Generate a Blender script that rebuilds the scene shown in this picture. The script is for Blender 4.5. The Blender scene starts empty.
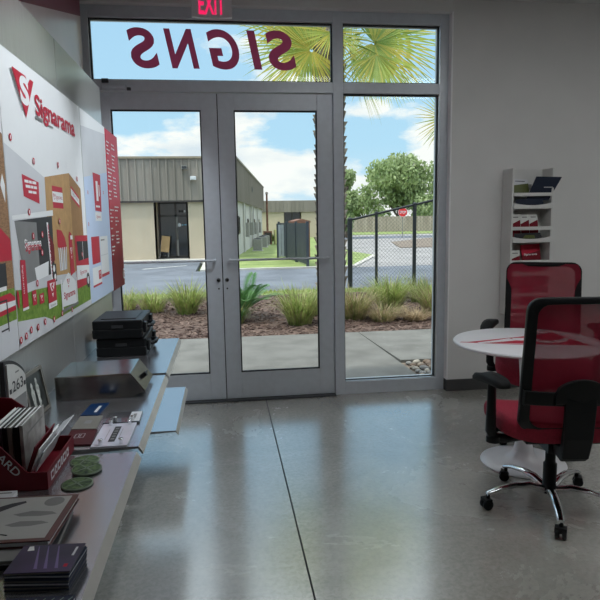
import bpy, math, random
from mathutils import Vector, Matrix
random.seed(7)
C = bpy.context.scene.collection
PI = math.pi
R = math.radians

# ------------------------------------------------------------------ materials
MATS = {}
def pmat(name, col, rough=0.5, metal=0.0, var=0.06, scale=8.0, bump=0.0, bscale=60.0, spec=0.5,
         col2=None, stretch=None, coat=0.0, emit=None, es=0.0, trans=None):
    """procedural material: noise-varied colour, optional bump"""
    if name in MATS: return MATS[name]
    m = bpy.data.materials.new(name); m.use_nodes = True
    nt = m.node_tree; N = nt.nodes; L = nt.links
    b = N['Principled BSDF']
    tc = N.new('ShaderNodeTexCoord'); mp = N.new('ShaderNodeMapping')
    L.new(tc.outputs['Object'], mp.inputs['Vector'])
    if stretch: mp.inputs['Scale'].default_value = stretch
    no = N.new('ShaderNodeTexNoise'); no.inputs['Scale'].default_value = scale
    no.inputs['Detail'].default_value = 6
    L.new(mp.outputs['Vector'], no.inputs['Vector'])
    ra = N.new('ShaderNodeValToRGB')
    c1 = tuple(max(0, c*(1-var)) for c in col); c2 = col2 or tuple(min(1, c*(1+var)) for c in col)
    if col2: c1 = col
    ra.color_ramp.elements[0].position = 0.35; ra.color_ramp.elements[1].position = 0.65
    ra.color_ramp.elements[0].color = (*c1, 1); ra.color_ramp.elements[1].color = (*c2, 1)
    L.new(no.outputs['Fac'], ra.inputs['Fac']); L.new(ra.outputs['Color'], b.inputs['Base Color'])
    b.inputs['Roughness'].default_value = rough; b.inputs['Metallic'].default_value = metal
    b.inputs['Specular IOR Level'].default_value = spec
    b.inputs['Coat Weight'].default_value = coat
    if emit:
        b.inputs['Emission Color'].default_value = (*emit, 1); b.inputs['Emission Strength'].default_value = es
    if bump:
        n2 = N.new('ShaderNodeTexNoise'); n2.inputs['Scale'].default_value = bscale; n2.inputs['Detail'].default_value = 4
        L.new(mp.outputs['Vector'], n2.inputs['Vector'])
        bp = N.new('ShaderNodeBump'); bp.inputs['Strength'].default_value = bump; bp.inputs['Distance'].default_value = 0.01
        L.new(n2.outputs['Fac'], bp.inputs['Height']); L.new(bp.outputs['Normal'], b.inputs['Normal'])
    if trans:       # thin leaf: part of the light passes through
        tr = N.new('ShaderNodeBsdfTranslucent'); L.new(ra.outputs['Color'], tr.inputs['Color'])
        mx = N.new('ShaderNodeMixShader'); mx.inputs[0].default_value = trans
        L.new(b.outputs[0], mx.inputs[1]); L.new(tr.outputs[0], mx.inputs[2])
        L.new(mx.outputs[0], N['Material Output'].inputs['Surface'])
    MATS[name] = m
    return m

def glass_mat(name, tint=(0.95, 0.98, 0.98), refl=1.0):
    m = bpy.data.materials.new(name); m.use_nodes = True
    nt = m.node_tree; N = nt.nodes; L = nt.links
    N.remove(N['Principled BSDF'])
    t = N.new('ShaderNodeBsdfTransparent'); t.inputs[0].default_value = (*tint, 1)
    g = N.new('ShaderNodeBsdfGlossy'); g.inputs['Roughness'].default_value = 0.01
    f = N.new('ShaderNodeFresnel'); f.inputs['IOR'].default_value = 1.25
    mx = N.new('ShaderNodeMixShader')
    L.new(f.outputs[0], mx.inputs[0]); L.new(t.outputs[0], mx.inputs[1]); L.new(g.outputs[0], mx.inputs[2])
    L.new(mx.outputs[0], N['Material Output'].inputs['Surface'])
    MATS[name] = m
    return m

def mesh_fabric(name, col, holes):
    """woven chair mesh: cloth with a share of open holes"""
    m = bpy.data.materials.new(name); m.use_nodes = True
    nt = m.node_tree; N = nt.nodes; L = nt.links
    b = N['Principled BSDF']; b.inputs['Roughness'].default_value = 0.7
    tc = N.new('ShaderNodeTexCoord'); no = N.new('ShaderNodeTexNoise'); no.inputs['Scale'].default_value = 40
    L.new(tc.outputs['Object'], no.inputs['Vector'])
    ra = N.new('ShaderNodeValToRGB')
    ra.color_ramp.elements[0].color = (*[c*0.85 for c in col], 1); ra.color_ramp.elements[1].color = (*col, 1)
    L.new(no.outputs['Fac'], ra.inputs['Fac']); L.new(ra.outputs[0], b.inputs['Base Color'])
    t = N.new('ShaderNodeBsdfTransparent')
    tl = N.new('ShaderNodeBsdfTranslucent'); L.new(ra.outputs[0], tl.inputs[0])
    m1 = N.new('ShaderNodeMixShader'); m1.inputs[0].default_value = 0.18
    L.new(b.outputs[0], m1.inputs[1]); L.new(tl.outputs[0], m1.inputs[2])
    mx = N.new('ShaderNodeMixShader'); mx.inputs[0].default_value = holes
    L.new(m1.outputs[0], mx.inputs[1]); L.new(t.outputs[0], mx.inputs[2])
    L.new(mx.outputs[0], N['Material Output'].inputs['Surface'])
    MATS[name] = m
    return m

RED = (0.50, 0.022, 0.05)
M_alu   = pmat('aluminium_frame', (0.56, 0.60, 0.645), 0.36, 0.15, 0.03, 20)
M_reveal = pmat('aluminium_lit_reveal', (0.80, 0.82, 0.85), 0.25, 0.6, 0.02)
M_alud  = pmat('aluminium_dark', (0.05, 0.055, 0.06), 0.5, 0.2)
M_gask  = pmat('gasket', (0.012, 0.014, 0.018), 0.6)
M_glass = glass_mat('window_glass')
M_wallp = pmat('wall_paint', (0.70, 0.695, 0.68), 0.75, 0, 0.02, 3, 0.03, 220)
M_wallpink = pmat('wall_pale', (0.78, 0.66, 0.68), 0.3, 0, 0.03, 3)
M_maroon = pmat('wall_maroon', (0.26, 0.07, 0.11), 0.4, 0, 0.04, 4)
M_ceil  = pmat('ceiling_paint', (0.6, 0.6, 0.6), 0.9)
M_base  = pmat('rubber_base', (0.06, 0.06, 0.06), 0.6)
M_metalp = pmat('brushed_panel', (0.47, 0.475, 0.46), 0.30, 0.6, 0.06, 6, 0.0, stretch=(30, 30, 0.6))
M_shelf = pmat('shelf_metal', (0.46, 0.46, 0.49), 0.22, 0.88, 0.03, 5, stretch=(1, 14, 1))
M_lip   = pmat('shelf_lip', (0.52, 0.51, 0.48), 0.4, 0.3)
M_steel = pmat('brushed_steel', (0.30, 0.29, 0.28), 0.18, 1.0, 0.08, 8, stretch=(2, 60, 40))
M_blk   = pmat('black_plastic', (0.006, 0.007, 0.008), 0.42, 0, 0.1, 20, 0.05, 300, spec=0.3)
M_blkfab = pmat('black_soft', (0.006, 0.007, 0.008), 0.6, spec=0.3)
M_dk    = pmat('dark_charcoal', (0.03, 0.032, 0.036), 0.5)
M_chrome = pmat('chrome', (0.75, 0.76, 0.78), 0.08, 1.0, 0.01)
M_seat  = pmat('red_fabric', (0.30, 0.012, 0.035), 0.85, 0, 0.15, 90, 0.2, 500)
M_mesh  = mesh_fabric('red_mesh', (0.27, 0.008, 0.03), 0.12)
M_white = pmat('white_laminate', (0.84, 0.84, 0.87), 0.3, 0, 0.01)
M_whitep = pmat('white_plastic', (0.66, 0.66, 0.64), 0.5, 0, 0.02)
M_print = pmat('print_red', RED, 0.45, 0, 0.03, spec=0.15)
M_pwhite = pmat('print_white', (0.80, 0.81, 0.82), 0.45, 0, 0.01, spec=0.15)
M_pgrey = pmat('print_pale_grey', (0.62, 0.63, 0.66), 0.45, 0, 0.04, 3, spec=0.15)
M_pblue = pmat('print_pale_blue', (0.52, 0.62, 0.80), 0.45, 0, 0.05, 2, spec=0.15)
M_pgreen = pmat('print_grass', (0.11, 0.22, 0.025), 0.5, 0, col2=(0.22, 0.34, 0.06), scale=60, spec=0.15)
M_pbrown = pmat('print_tan', (0.50, 0.30, 0.13), 0.5, 0, 0.08, 25, spec=0.15)
M_pbrick = pmat('print_brick', (0.30, 0.17, 0.09), 0.5, 0, 0.25, 60, stretch=(1, 1, 5), spec=0.15)
M_pbrown2 = pmat('print_dark_tan', (0.36, 0.20, 0.09), 0.5, 0, 0.06, 25, spec=0.15)
M_pdark = pmat('print_dark', (0.045, 0.045, 0.05), 0.5, spec=0.15)
M_pmid  = pmat('print_mid_grey', (0.22, 0.22, 0.22), 0.5, spec=0.15)
M_pdred = pmat('print_dark_red', (0.18, 0.01, 0.02), 0.5, spec=0.15)
M_seam  = pmat('seam_dark', (0.04, 0.04, 0.045), 0.7)
M_letter = pmat('window_vinyl', (0.60, 0.22, 0.34), 0.5, trans=0.85)
M_exit  = pmat('exit_letters', (0.9, 0.02, 0.12), 0.5, emit=(1.0, 0.02, 0.14), es=0.85)
M_exitb = pmat('exit_housing', (0.72, 0.73, 0.75), 0.3)

# ------------------------------------------------------------------ mesh builder
class MB:
    def __init__(s): s.v = []; s.f = []; s.m = []; s.sm = []; s.mats = []
    def mi(s, mat):
        if mat not in s.mats: s.mats.append(mat)
        return s.mats.index(mat)
    def add(s, vs, fs, mat, smooth=False):
        o = len(s.v); k = s.mi(mat)
        s.v += [tuple(v) for v in vs]
        for f in fs: s.f.append([o+i for i in f]); s.m.append(k); s.sm.append(smooth)
        return s
    def box(s, x0, x1, y0, y1, z0, z1, mat):
        vs = [(x, y, z) for x in (x0, x1) for y in (y0, y1) for z in (z0, z1)]
        return s.add(vs, [(0,1,3,2), (4,6,7,5), (0,4,5,1), (2,3,7,6), (0,2,6,4), (1,5,7,3)], mat)
    def obox(s, c, half, rot, mat):
        vs = []
        for x in (-1, 1):
            for y in (-1, 1):
                for z in (-1, 1):
                    vs.append(Vector(c) + rot @ Vector((x*half[0], y*half[1], z*half[2])))
        return s.add(vs, [(0,1,3,2), (4,6,7,5), (0,4,5,1), (2,3,7,6), (0,2,6,4), (1,5,7,3)], mat)
    def prism(s, pts, d, mat):
        """closed polygon pts (3D) extruded along vector d"""
        n = len(pts); d = Vector(d)
        vs = [Vector(p) for p in pts] + [Vector(p)+d for p in pts]
        fs = [tuple(range(n))[::-1], tuple(range(n, 2*n))] + [(i, (i+1) % n, n+(i+1) % n, n+i) for i in range(n)]
        return s.add(vs, fs, mat)
    def poly(s, pts, mat): return s.add(pts, [tuple(range(len(pts)))], mat)
    def tube(s, path, rad, mat, n=10, caps=True, smooth=True):
        P = [Vector(p) for p in path]; k = len(P)
        if not hasattr(rad, '__len__'): rad = [rad]*k
        vs = []; up = None
        for i in range(k):
            t = (P[min(i+1, k-1)] - P[max(i-1, 0)]).normalized()
            if up is None:
                up = Vector((0, 0, 1)) if abs(t.z) < 0.9 else Vector((1, 0, 0))
            a = t.cross(up).normalized(); b = a.cross(t).normalized(); up = b
            for j in range(n):
                w = 2*PI*j/n
                vs.append(P[i] + rad[i]*(math.cos(w)*a + math.sin(w)*b))
        fs = [(i*n+j, i*n+(j+1) % n, (i+1)*n+(j+1) % n, (i+1)*n+j) for i in range(k-1) for j in range(n)]
        s.add(vs, fs, mat, smooth)
        if caps:
            s.add(vs[:n], [tuple(range(n))], mat); s.add(vs[-n:], [tuple(range(n))[::-1]], mat)
        return s
    def lathe(s, prof, c, mat, n=40, smooth=True, rot=None):
        """profile of (r, z) turned about a vertical axis at c"""
        vs = []
        for r, z in prof:
            for j in range(n):
                w = 2*PI*j/n; p = Vector((r*math.cos(w), r*math.sin(w), z))
                if rot: p = rot @ p
                vs.append(Vector(c)+p)
        k = len(prof)
        fs = [(i*n+j, i*n+(j+1) % n, (i+1)*n+(j+1) % n, (i+1)*n+j) for i in range(k-1) for j in range(n)]
        s.add(vs, fs, mat, smooth)
        if prof[0][0] > 1e-6: s.add(vs[:n], [tuple(range(n))[::-1]], mat)
        if prof[-1][0] > 1e-6: s.add(vs[-n:], [tuple(range(n))], mat)
        return s
    def text(s, txt, o, xd, yd, h, mat, width=None, depth=0.0, bold=0.0, mirror=False, center=False, shear=0.0):
        """lettering laid in the plane of xd, yd with its lower left at o; h = capital height"""
        vs2, fs2, w, hh = glyphs(txt, bold)
        sc = h/hh; sx = (width/w) if width else sc
        xd = Vector(xd).normalized(); yd = Vector(yd).normalized(); nd = xd.cross(yd)
        W = w*sx; off = -W/2 if center else 0
        pts = []
        for x, y in vs2:
            X = x*sx
            if mirror: X = W - X
            X -= shear*(y*sc-h/2)
            pts.append(Vector(o) + xd*(X+off) + yd*(y*sc))
        if depth == 0: return s.add(pts, fs2, mat)
        n = len(pts)
        allp = [p + nd*depth for p in pts] + pts
        ed = {}
        for f in fs2:
            for i in range(len(f)):
                a, b = f[i], f[(i+1) % len(f)]; ed[(a, b)] = ed.get((a, b), 0)+1
        fs = [tuple(f) for f in fs2] + [tuple(n+i for i in reversed(f)) for f in fs2]
        for (a, b) in list(ed):
            if (b, a) not in ed: fs.append((a, n+a, n+b, b))
        return s.add(allp, fs, mat)
    def build(s, name, parent=None, bevel=0, seg=2, loc=None, rot=None):
        me = bpy.data.meshes.new(name); me.from_pydata(s.v, [], s.f)
        for m in s.mats: me.materials.append(m)
        me.polygons.foreach_set('material_index', s.m)
        me.polygons.foreach_set('use_smooth', s.sm)
        me.update()
        o = bpy.data.objects.new(name, me); C.objects.link(o)
        if parent: o.parent = parent
        if loc: o.location = loc
        if rot: o.rotation_euler = rot
        if bevel:
            b = o.modifiers.new('bevel', 'BEVEL'); b.width = bevel; b.segments = seg; b.limit_method = 'ANGLE'; b.angle_limit = R(40)
        return o

GL = {}
def glyphs(txt, bold):
    if (txt, bold) in GL: return GL[(txt, bold)]
    cu = bpy.data.curves.new('lettering', 'FONT'); cu.body = txt; cu.size = 1; cu.offset = bold; cu.resolution_u = 8
    ob = bpy.data.objects.new('lettering', cu); C.objects.link(ob)
    dg = bpy.context.evaluated_depsgraph_get(); dg.update()
    me = bpy.data.meshes.new_from_object(ob.evaluated_get(dg))
    vs = [(v.co.x, v.co.y) for v in me.vertices]; fs = [tuple(p.vertices) for p in me.polygons]
    C.objects.unlink(ob); bpy.data.objects.remove(ob); bpy.data.curves.remove(cu); bpy.data.meshes.remove(me)
    x0 = min(v[0] for v in vs); y0 = 0.0 if min(v[1] for v in vs) > -0.3 else 0
    w = max(v[0] for v in vs)-x0
    caps = 0.69 + 2*bold
    GL[(txt, bold)] = ([(x-x0, y+bold) for x, y in vs], fs, w, caps)
    return GL[(txt, bold)]

def tag(o, label=None, cat=None, group=None, kind=None):
    if label: o['label'] = label
    if cat: o['category'] = cat
    if group: o['group'] = group
    if kind: o['kind'] = kind
    return o
def thing(name, label, cat, loc=(0, 0, 0), rz=0, group=None, kind=None):
    o = bpy.data.objects.new(name, None); C.objects.link(o)
    o.empty_display_size = 0.1; o.location = loc; o.rotation_euler = (0, 0, rz)
    return tag(o, label, cat, group, kind)
def kids(o): return [c for c in bpy.data.objects if c.parent == o]
def dup(o, parent=None):
    c = o.copy(); C.objects.link(c)
    if parent: c.parent = parent
    for ch in kids(o): dup(ch, c)
    return c
def hexa(rx, ry, rz): return (Matrix.Rotation(rz, 3, 'Z') @ Matrix.Rotation(ry, 3, 'Y') @ Matrix.Rotation(rx, 3, 'X'))

# ------------------------------------------------------------------ camera
H = 1.46
cd = bpy.data.cameras.new('camera'); cam = bpy.data.objects.new('camera', cd); C.objects.link(cam)
r_ = Vector((0.99150234, -0.12902394, -0.01661135)); u_ = Vector((0.03355737, 0.13030078, 0.99090646)); f_ = Vector((0.12568619, 0.9830435, -0.13352323))
cam.matrix_world = Matrix(((r_.x, u_.x, -f_.x, 0), (r_.y, u_.y, -f_.y, 0), (r_.z, u_.z, -f_.z, H), (0, 0, 0, 1)))
cd.sensor_fit = 'HORIZONTAL'; cd.sensor_width = 36; cd.lens = 36*590/600
cd.clip_start = 0.05; cd.clip_end = 400
bpy.context.scene.camera = cam

# ================================================================== SETTING: room
YW = 4.68           # inner face of the front wall
# floor: polished concrete, two slabs with a saw-cut joint
def floor_mat():
    m = bpy.data.materials.new('polished_concrete'); m.use_nodes = True
    nt = m.node_tree; N = nt.nodes; L = nt.links; b = N['Principled BSDF']
    tc = N.new('ShaderNodeTexCoord')
    def noise(sc, det, rough=0.6, dist=0.0):
        n = N.new('ShaderNodeTexNoise'); n.inputs['Scale'].default_value = sc; n.inputs['Detail'].default_value = det
        n.inputs['Roughness'].default_value = rough; n.inputs['Distortion'].default_value = dist
        L.new(tc.outputs['Object'], n.inputs['Vector']); return n
    a = noise(1.1, 14, 0.66, 0.8); c = noise(9, 12, 0.75, 0.3); d = noise(45, 8, 0.7, 0.5)
    r1 = N.new('ShaderNodeValToRGB'); L.new(a.outputs['Fac'], r1.inputs['Fac'])
    r1.color_ramp.elements[0].position = 0.3; r1.color_ramp.elements[1].position = 0.72
    r1.color_ramp.elements[0].color = (0.30, 0.295, 0.26, 1); r1.color_ramp.elements[1].color = (0.54, 0.53, 0.475, 1)
    mx = N.new('ShaderNodeMixRGB'); mx.blend_type = 'MULTIPLY'; mx.inputs[0].default_value = 0.14
    r2 = N.new('ShaderNodeValToRGB'); L.new(c.outputs['Fac'], r2.inputs['Fac'])
    r2.color_ramp.elements[0].position = 0.3; r2.color_ramp.elements[1].position = 0.7
    r2.color_ramp.elements[0].color = (0.5, 0.5, 0.5, 1); r2.color_ramp.elements[1].color = (1, 1, 1, 1)
    L.new(r1.outputs[0], mx.inputs[1]); L.new(r2.outputs[0], mx.inputs[2]); r3 = N.new('ShaderNodeValToRGB'); L.new(d.outputs['Fac'], r3.inputs['Fac'])
    r3.color_ramp.elements[0].position = 0.35; r3.color_ramp.elements[1].position = 0.6
    r3.color_ramp.elements[0].color = (0.62, 0.62, 0.62, 1); r3.color_ramp.elements[1].color = (1, 1, 1, 1)
    m3 = N.new('ShaderNodeMixRGB'); m3.blend_type = 'MULTIPLY'; m3.inputs[0].default_value = 0.75
    L.new(mx.outputs[0], m3.inputs[1]); L.new(r3.outputs[0], m3.inputs[2]); L.new(m3.outputs[0], b.inputs['Base Color'])
    rr = N.new('ShaderNodeMapRange'); rr.inputs['From Min'].default_value = 0.3; rr.inputs['From Max'].default_value = 0.7
    rr.inputs['To Min'].default_value = 0.22; rr.inputs['To Max'].default_value = 0.30
    L.new(a.outputs['Fac'], rr.inputs['Value']); L.new(rr.outputs[0], b.inputs['Roughness'])
    bp = N.new('ShaderNodeBump'); bp.inputs['Strength'].default_value = 0.03; bp.inputs['Distance'].default_value = 0.003
    L.new(c.outputs['Fac'], bp.inputs['Height']); L.new(bp.outputs['Normal'], b.inputs['Normal'])
    b.inputs['IOR'].default_value = 2.0; b.inputs['Coat Weight'].default_value = 1.0; b.inputs['Coat Roughness'].default_value = 0.17; b.inputs['Coat IOR'].default_value = 2.1
    return m
M_floor = floor_mat()
JX = 0.307
fl = MB()
fl.box(-1.1, JX-0.004, -10.1, 4.86, -0.10, 0, M_floor); fl.box(JX+0.004, 6.1, -10.1, 4.86, -0.10, 0, M_floor)
fl.box(JX-0.004, JX+0.004, -10.1, 4.86, -0.10, -0.012, M_seam)
tag(fl.build('floor'), kind='structure')
tag(MB().box(-1.1, 6.1, -10.1, 4.9, 3.15, 3.25, M_ceil).build('ceiling'), kind='structure')
# front wall: right of the storefront, above it, a sliver left of it; it carries on up outside
w = MB()
w.box(1.85, 6.1, YW, 4.9, 0, 3.6, M_wallp)
w.box(-1.3, 1.85, YW, 4.9, 3.06, 3.6, M_wallp)
w.box(-1.3, -0.985, YW, 4.9, 0, 3.05, M_wallp)
tag(w.build('wall_front', bevel=0.004), kind='structure')
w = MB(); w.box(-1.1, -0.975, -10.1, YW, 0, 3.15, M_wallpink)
# left wall: maroon above a slanted edge, pale pink below
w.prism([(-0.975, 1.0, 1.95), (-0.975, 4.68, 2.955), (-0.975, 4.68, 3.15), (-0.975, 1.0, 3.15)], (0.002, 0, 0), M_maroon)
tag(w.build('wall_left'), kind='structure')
tag(MB().box(6.0, 6.1, -10.1, YW, 0, 3.15, M_wallp).build('wall_right'), kind='structure')
tag(MB().box(-1.1, 6.1, -10.2, -10.1, 0, 3.15, M_wallp).build('wall_back'), kind='structure')
tag(MB().box(-1.3, 6.1, -10.2, 4.9, 3.6, 3.7, M_wallp).build('roof'), kind='structure')
tag(MB().box(1.85, 6.0, YW-0.012, YW, 0, 0.10, M_base).box(1.838, 1.851, YW-0.012, 4.74, 0, 0.10, M_base).build('baseboard_front', bevel=0.003), kind='structure')

tag(MB().box(1.838, 1.8505, YW-0.003, 4.742, 0.10, 3.06, pmat('corner_trim', (0.9, 0.9, 0.9), 0.3, 0, 0.01)).build('trim_3', bevel=0.002), kind='structure')
# storefront frame
F0, F1 = 4.74, 4.86
f = MB()
f.box(-1.0, -0.938, F0, F1, 0, 3.06, M_alu)
f.box(0.896, 0.977, F0, F1, 0, 3.06, M_alu)
f.box(1.768, 1.852, F0, F1, 0, 3.06, M_alu)
f.box(-0.938, 0.896, F0, F1, 2.976, 3.06, M_alu); f.box(0.977, 1.768, F0, F1, 2.976, 3.06, M_alu)
f.box(-0.938, 0.896, F0, F1, 2.448, 2.53, M_alu); f.box(0.977, 1.768, F0, F1, 2.448, 2.53, M_alu)
f.box(0.977, 1.768, F0, F1, 0, 0.108, M_alu)
tag(f.build('trim_1', bevel=0.003), kind='structure')
tag(MB().box(-0.938, 0.896, 4.70, 4.88, 0, 0.012, M_alud).build('trim_2', bevel=0.003), kind='structure')
def window(n, x0, x1, z0, z1, dark=True):
    e = thing('window_%d' % n, None, None, ((x0+x1)/2, 4.79, z0), kind='structure')
    cx = (x0+x1)/2; a, b = x0-cx, x1-cx; h = z1-z0; t = 0.010
    g = MB()
    for bx in ((a, a+t, 0, h), (b-t, b, 0, h), (a+t, b-t, 0, t), (a+t, b-t, h-t, h)):
        g.box(bx[0], bx[1], -0.02, 0.012, bx[2], bx[3], M_gask)
    # the inner strips are paler than the frame: daylight on its reveals, as colour
    g.build('glazing_bead', e)
    if n > 1:
        g = MB(); g.box(b-0.003, b+0.001, -0.046, -0.021, 0, h, M_reveal)
        if n == 3: g.box(a, b-0.003, -0.046, -0.021, -0.002, 0.006, M_reveal)
        g.build('lit_reveal', e)
    MB().box(a+t*0.5, b-t*0.5, -0.002, 0.004, t*0.5, h-t*0.5, M_glass).build('pane', e)
window(1, -0.938, 0.896, 2.53, 2.976); window(2, 0.977, 1.768, 2.53, 2.976); window(3, 0.977, 1.768, 0.108, 2.448)

def door(n, x0, x1, gl0, gl1, side):
    e = thing('door_%d' % n, None, None, (x0, 4.755, 0.013), kind='structure')
    W = x1-x0; Ht = 2.428; a, b = gl0-x0, gl1-x0; z0, z1 = 0.217, 2.303
    d = MB()
    d.box(0, a, 0, 0.045, 0, Ht, M_alu); d.box(b, W, 0, 0.045, 0, Ht, M_alu)
    d.box(a, b, 0, 0.045, 0, z0, M_alu); d.box(a, b, 0, 0.045, z1, Ht, M_alu)
    if side > 0: d.box(-0.012, 0.004, 0.014, 0.03, 0.002, Ht, M_alud)
    d.build('door_frame', e, bevel=0.003)
    g = MB(); t = 0.01
    for bx in ((a, a+t, z0, z1), (b-t, b, z0, z1), (a+t, b-t, z0, z0+t), (a+t, b-t, z1-t, z1)):
        g.box(bx[0], bx[1], 0.006, 0.03, bx[2], bx[3], M_gask)
    g.build('glazing_bead', e)
    MB().box(a, b, 0.018, 0.024, z0, z1, M_glass).build('pane', e)
    zb = 1.145
    pb = MB().tube([(0.05, -0.055, zb), (W-0.045, -0.055, zb)], 0.0095, M_alu, 10)
    for xx in (0.06, W-0.055): pb.tube([(xx, 0.0, zb), (xx, -0.055, zb)], 0.010, M_alu, 10)
    pb.build('push_bar', e)
    xl = W-0.03 if side < 0 else 0.03
    MB().lathe([(0.016, 0), (0.016, 0.006), (0.011, 0.012), (0.011, 0.016)], (xl, 0, 0.985), M_steel, 18, rot=Matrix.Rotation(R(90), 3, 'X')).build('lock_cylinder', e)
    MB().lathe([(0.007, 0), (0.007, 0.006)], (xl, 0, 0.915), M_alud, 12, rot=Matrix.Rotation(R(90), 3, 'X')).build('thumb_turn', e)
    return e
door(1, -0.934, -0.0165, -0.814, -0.139, -1)
door(2, -0.0095, 0.892, 0.113, 0.767, 1)
# overhead closer on the left leaf
t = thing('door_closer', 'dark overhead closer on the frame head above the left glass door leaf', 'door closer', (-0.78, 4.74, 2.46))
MB().box(-0.08, 0.10, -0.022, 0.0, 0.0, 0.03, M_alu).build('closer_body', t, bevel=0.008)
MB().box(0.10, 0.13, -0.018, 0.0, -0.01, 0.012, M_alud).build('closer_arm', t, bevel=0.004)
MB().box(-0.08, -0.03, -0.018, 0.0, 0.045, 0.075, M_alud).build('closer_cap', t, bevel=0.004)

# SIGNS lettering on the transom (reads correctly from the street)
t = thing('window_lettering', 'maroon mirrored SIGNS letters stuck across the glass above the doors', 'lettering', (0, 4.787, 2.628))
for ch, cx, wd in (('S', -0.556, 0.200), ('N', -0.266, 0.205), ('G', 0.055, 0.225), ('I', 0.288, 0.060), ('S', 0.490, 0.205)):
    MB().text(ch, (cx-wd/2, 0, 0), (1, 0, 0), (0, 0, 1), 0.292, M_letter, width=wd, depth=0.001, bold=0.03, mirror=True, shear=0.20).build('letter', t)

# exit sign hanging from the ceiling
t = thing('exit_sign', 'grey exit sign with glowing red EXIT letters over the doors', 'exit sign', (-0.026, 4.60, 2.936))
hb = MB(); pts = []
for i in range(13):
    a = i/12; pts.append((-0.147+0.294*a, -0.02, 0.008-0.012*math.sin(PI*a)))
pts += [(0.147, -0.02, 0.19), (-0.147, -0.02, 0.19)]
hb.prism(pts, (0, 0.04, 0), M_exitb); hb.build('housing', t, bevel=0.003)
MB().text('EXIT', (-0.095, -0.0215, 0.022), (1, 0, 0), (0, 0, 1), 0.15, M_exit, width=0.19, depth=0.0012, bold=0.02).build('letters', t)
MB().box(-0.03, 0.03, -0.015, 0.015, 0.19, 0.205, M_exitb).build('mount', t)

# ================================================================== left wall: metal panels, printed board, shelves
XM = -0.772        # face of the metal panels
nm = ['brushed metal wall panel at the glass doors end of the left wall',
      'brushed metal wall panel second from the glass doors behind the printed board',
      'brushed metal wall panel third from the glass doors, mostly behind the tan printed board',
      'brushed metal wall panel nearest the viewer on the left wall']
for i in range(4):
    y1 = 4.16-1.07*i
    o = MB().box(-0.965, XM, y1-1.065, y1, 0.0, 2.345, M_metalp).build('wall_panel', bevel=0.002)
    tag(o, nm[i], 'wall panel', kind='structure')

# --- printed boards -------------------------------------------------
XD = -0.758
class Print(MB):
    """a flat printed board in the plane x = XD; graphics are inks layered 0.4 mm apart"""
    def __init__(s): super().__init__(); s.k = 0
    def ink(s, pts, mat, lay=None):
        s.k += 1; x = XD + 0.00004*s.k
        return s.poly([(x, y, z) for y, z in pts], mat)
    def rect(s, y0, y1, z0, z1, mat): return s.ink([(y0, z0), (y1, z0), (y1, z1), (y0, z1)], mat)
    def disc(s, y, z, r, mat, n=14, ry=None):
        ry = ry or r
        return s.ink([(y+ry*math.cos(2*PI*i/n), z+r*math.sin(2*PI*i/n)) for i in range(n)], mat)
    def word(s, txt, y, z, h, mat, width=None, bold=0.0, yd=(0, 0, 1), xd=(0, 1, 0), center=False):
        s.k += 1; return s.text(txt, (XD+0.00004*s.k, y, z), xd, yd, h, mat, width=width, bold=bold, center=center)
    def dashes(s, y, z, wds, h, mat, gap=0.006):
        for wd in wds:
            s.rect(y, y+wd, z, z+h, mat); s.k -= 1; y += wd+gap
        s.k += 1
    def emblem(s, y, z, hgt, red, wht, wid=None):
        """downward triangle split by a white S sweep"""
        wd = wid or hgt*1.15
        T = lambda a, b: (y+a*wd, z+b*hgt)
        s.ink([T(0, 1), T(1, 1), T(0.5, 0)], red)
        s.word('S', y+wd*0.30, z+hgt*0.30, hgt*0.66, wht, width=wd*0.42, bold=0.05)
        s.ink([T(0.60, 1.004), T(0.82, 1.004), T(0.70, 0.86)], wht)
    def number_dot(s, y, z, r=0.017):
        s.disc(y, z, r, M_print, 12); s.rect(y-0.004, y+0.004, z-r*0.5, z+r*0.5, M_pwhite)

ZB, ZT = 1.006, 2.095
# middle board
p = Print()
p.box(XM+0.0015, XD, 2.255, 3.458, ZB, ZT, M_pwhite)
p.ink([(2.256, 1.752), (2.723, 1.662), (2.723, 1.2), (2.256, 1.2)], M_pgrey)              # grey building front
p.rect(2.256, 3.457, ZB+0.001, 1.235, M_pgrey)                                           # pavement
p.ink([(2.256, 1.225), (2.50, 1.20), (3.457, 1.16), (3.457, ZB+0.03), (2.72, ZB+0.03), (2.58, 1.075), (2.256, 1.108)], M_pgreen)
p.ink([(2.723, 1.665), (3.145, 1.715), (3.145, 1.215), (2.70, 1.235)], M_pbrown)         # tan block
p.ink([(3.145, 1.715), (3.375, 1.650), (3.38, 1.24), (3.145, 1.22)], M_pbrown2)
p.rect(2.825, 3.00, 1.535, 1.635, M_print); p.rect(2.825, 3.00, 1.562, 1.61, M_pwhite)
p.emblem(2.835, 1.57, 0.03, M_print, M_pwhite); p.word('Signarama', 2.872, 1.577, 0.02, M_print, width=0.115)
p.ink([(3.165, 1.655), (3.325, 1.605), (3.325, 1.545), (3.165, 1.592)], M_print)
p.ink([(3.165, 1.642), (3.325, 1.592), (3.325, 1.560), (3.165, 1.607)], M_pwhite)
p.word('Signarama', 3.195, 1.612, 0.018, M_pmid, width=0.115, xd=(0, 1, -0.3))
p.ink([(2.424, 1.655), (2.631, 1.636), (2.623, 1.547), (2.428, 1.571)], M_print)         # red notice
p.dashes(2.45, 1.625, (0.05, 0.035, 0.05), 0.011, M_pwhite); p.dashes(2.46, 1.606, (0.06, 0.03, 0.04), 0.011, M_pwhite)
p.dashes(2.49, 1.586, (0.05, 0.045), 0.010, M_pwhite)
p.ink([(2.30, 1.476), (2.79, 1.498), (2.775, 1.215), (2.37, 1.225)], M_pdark)            # garage opening
p.ink([(2.30, 1.476), (2.56, 1.47), (2.56, 1.225), (2.37, 1.225)], M_pmid)
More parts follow.
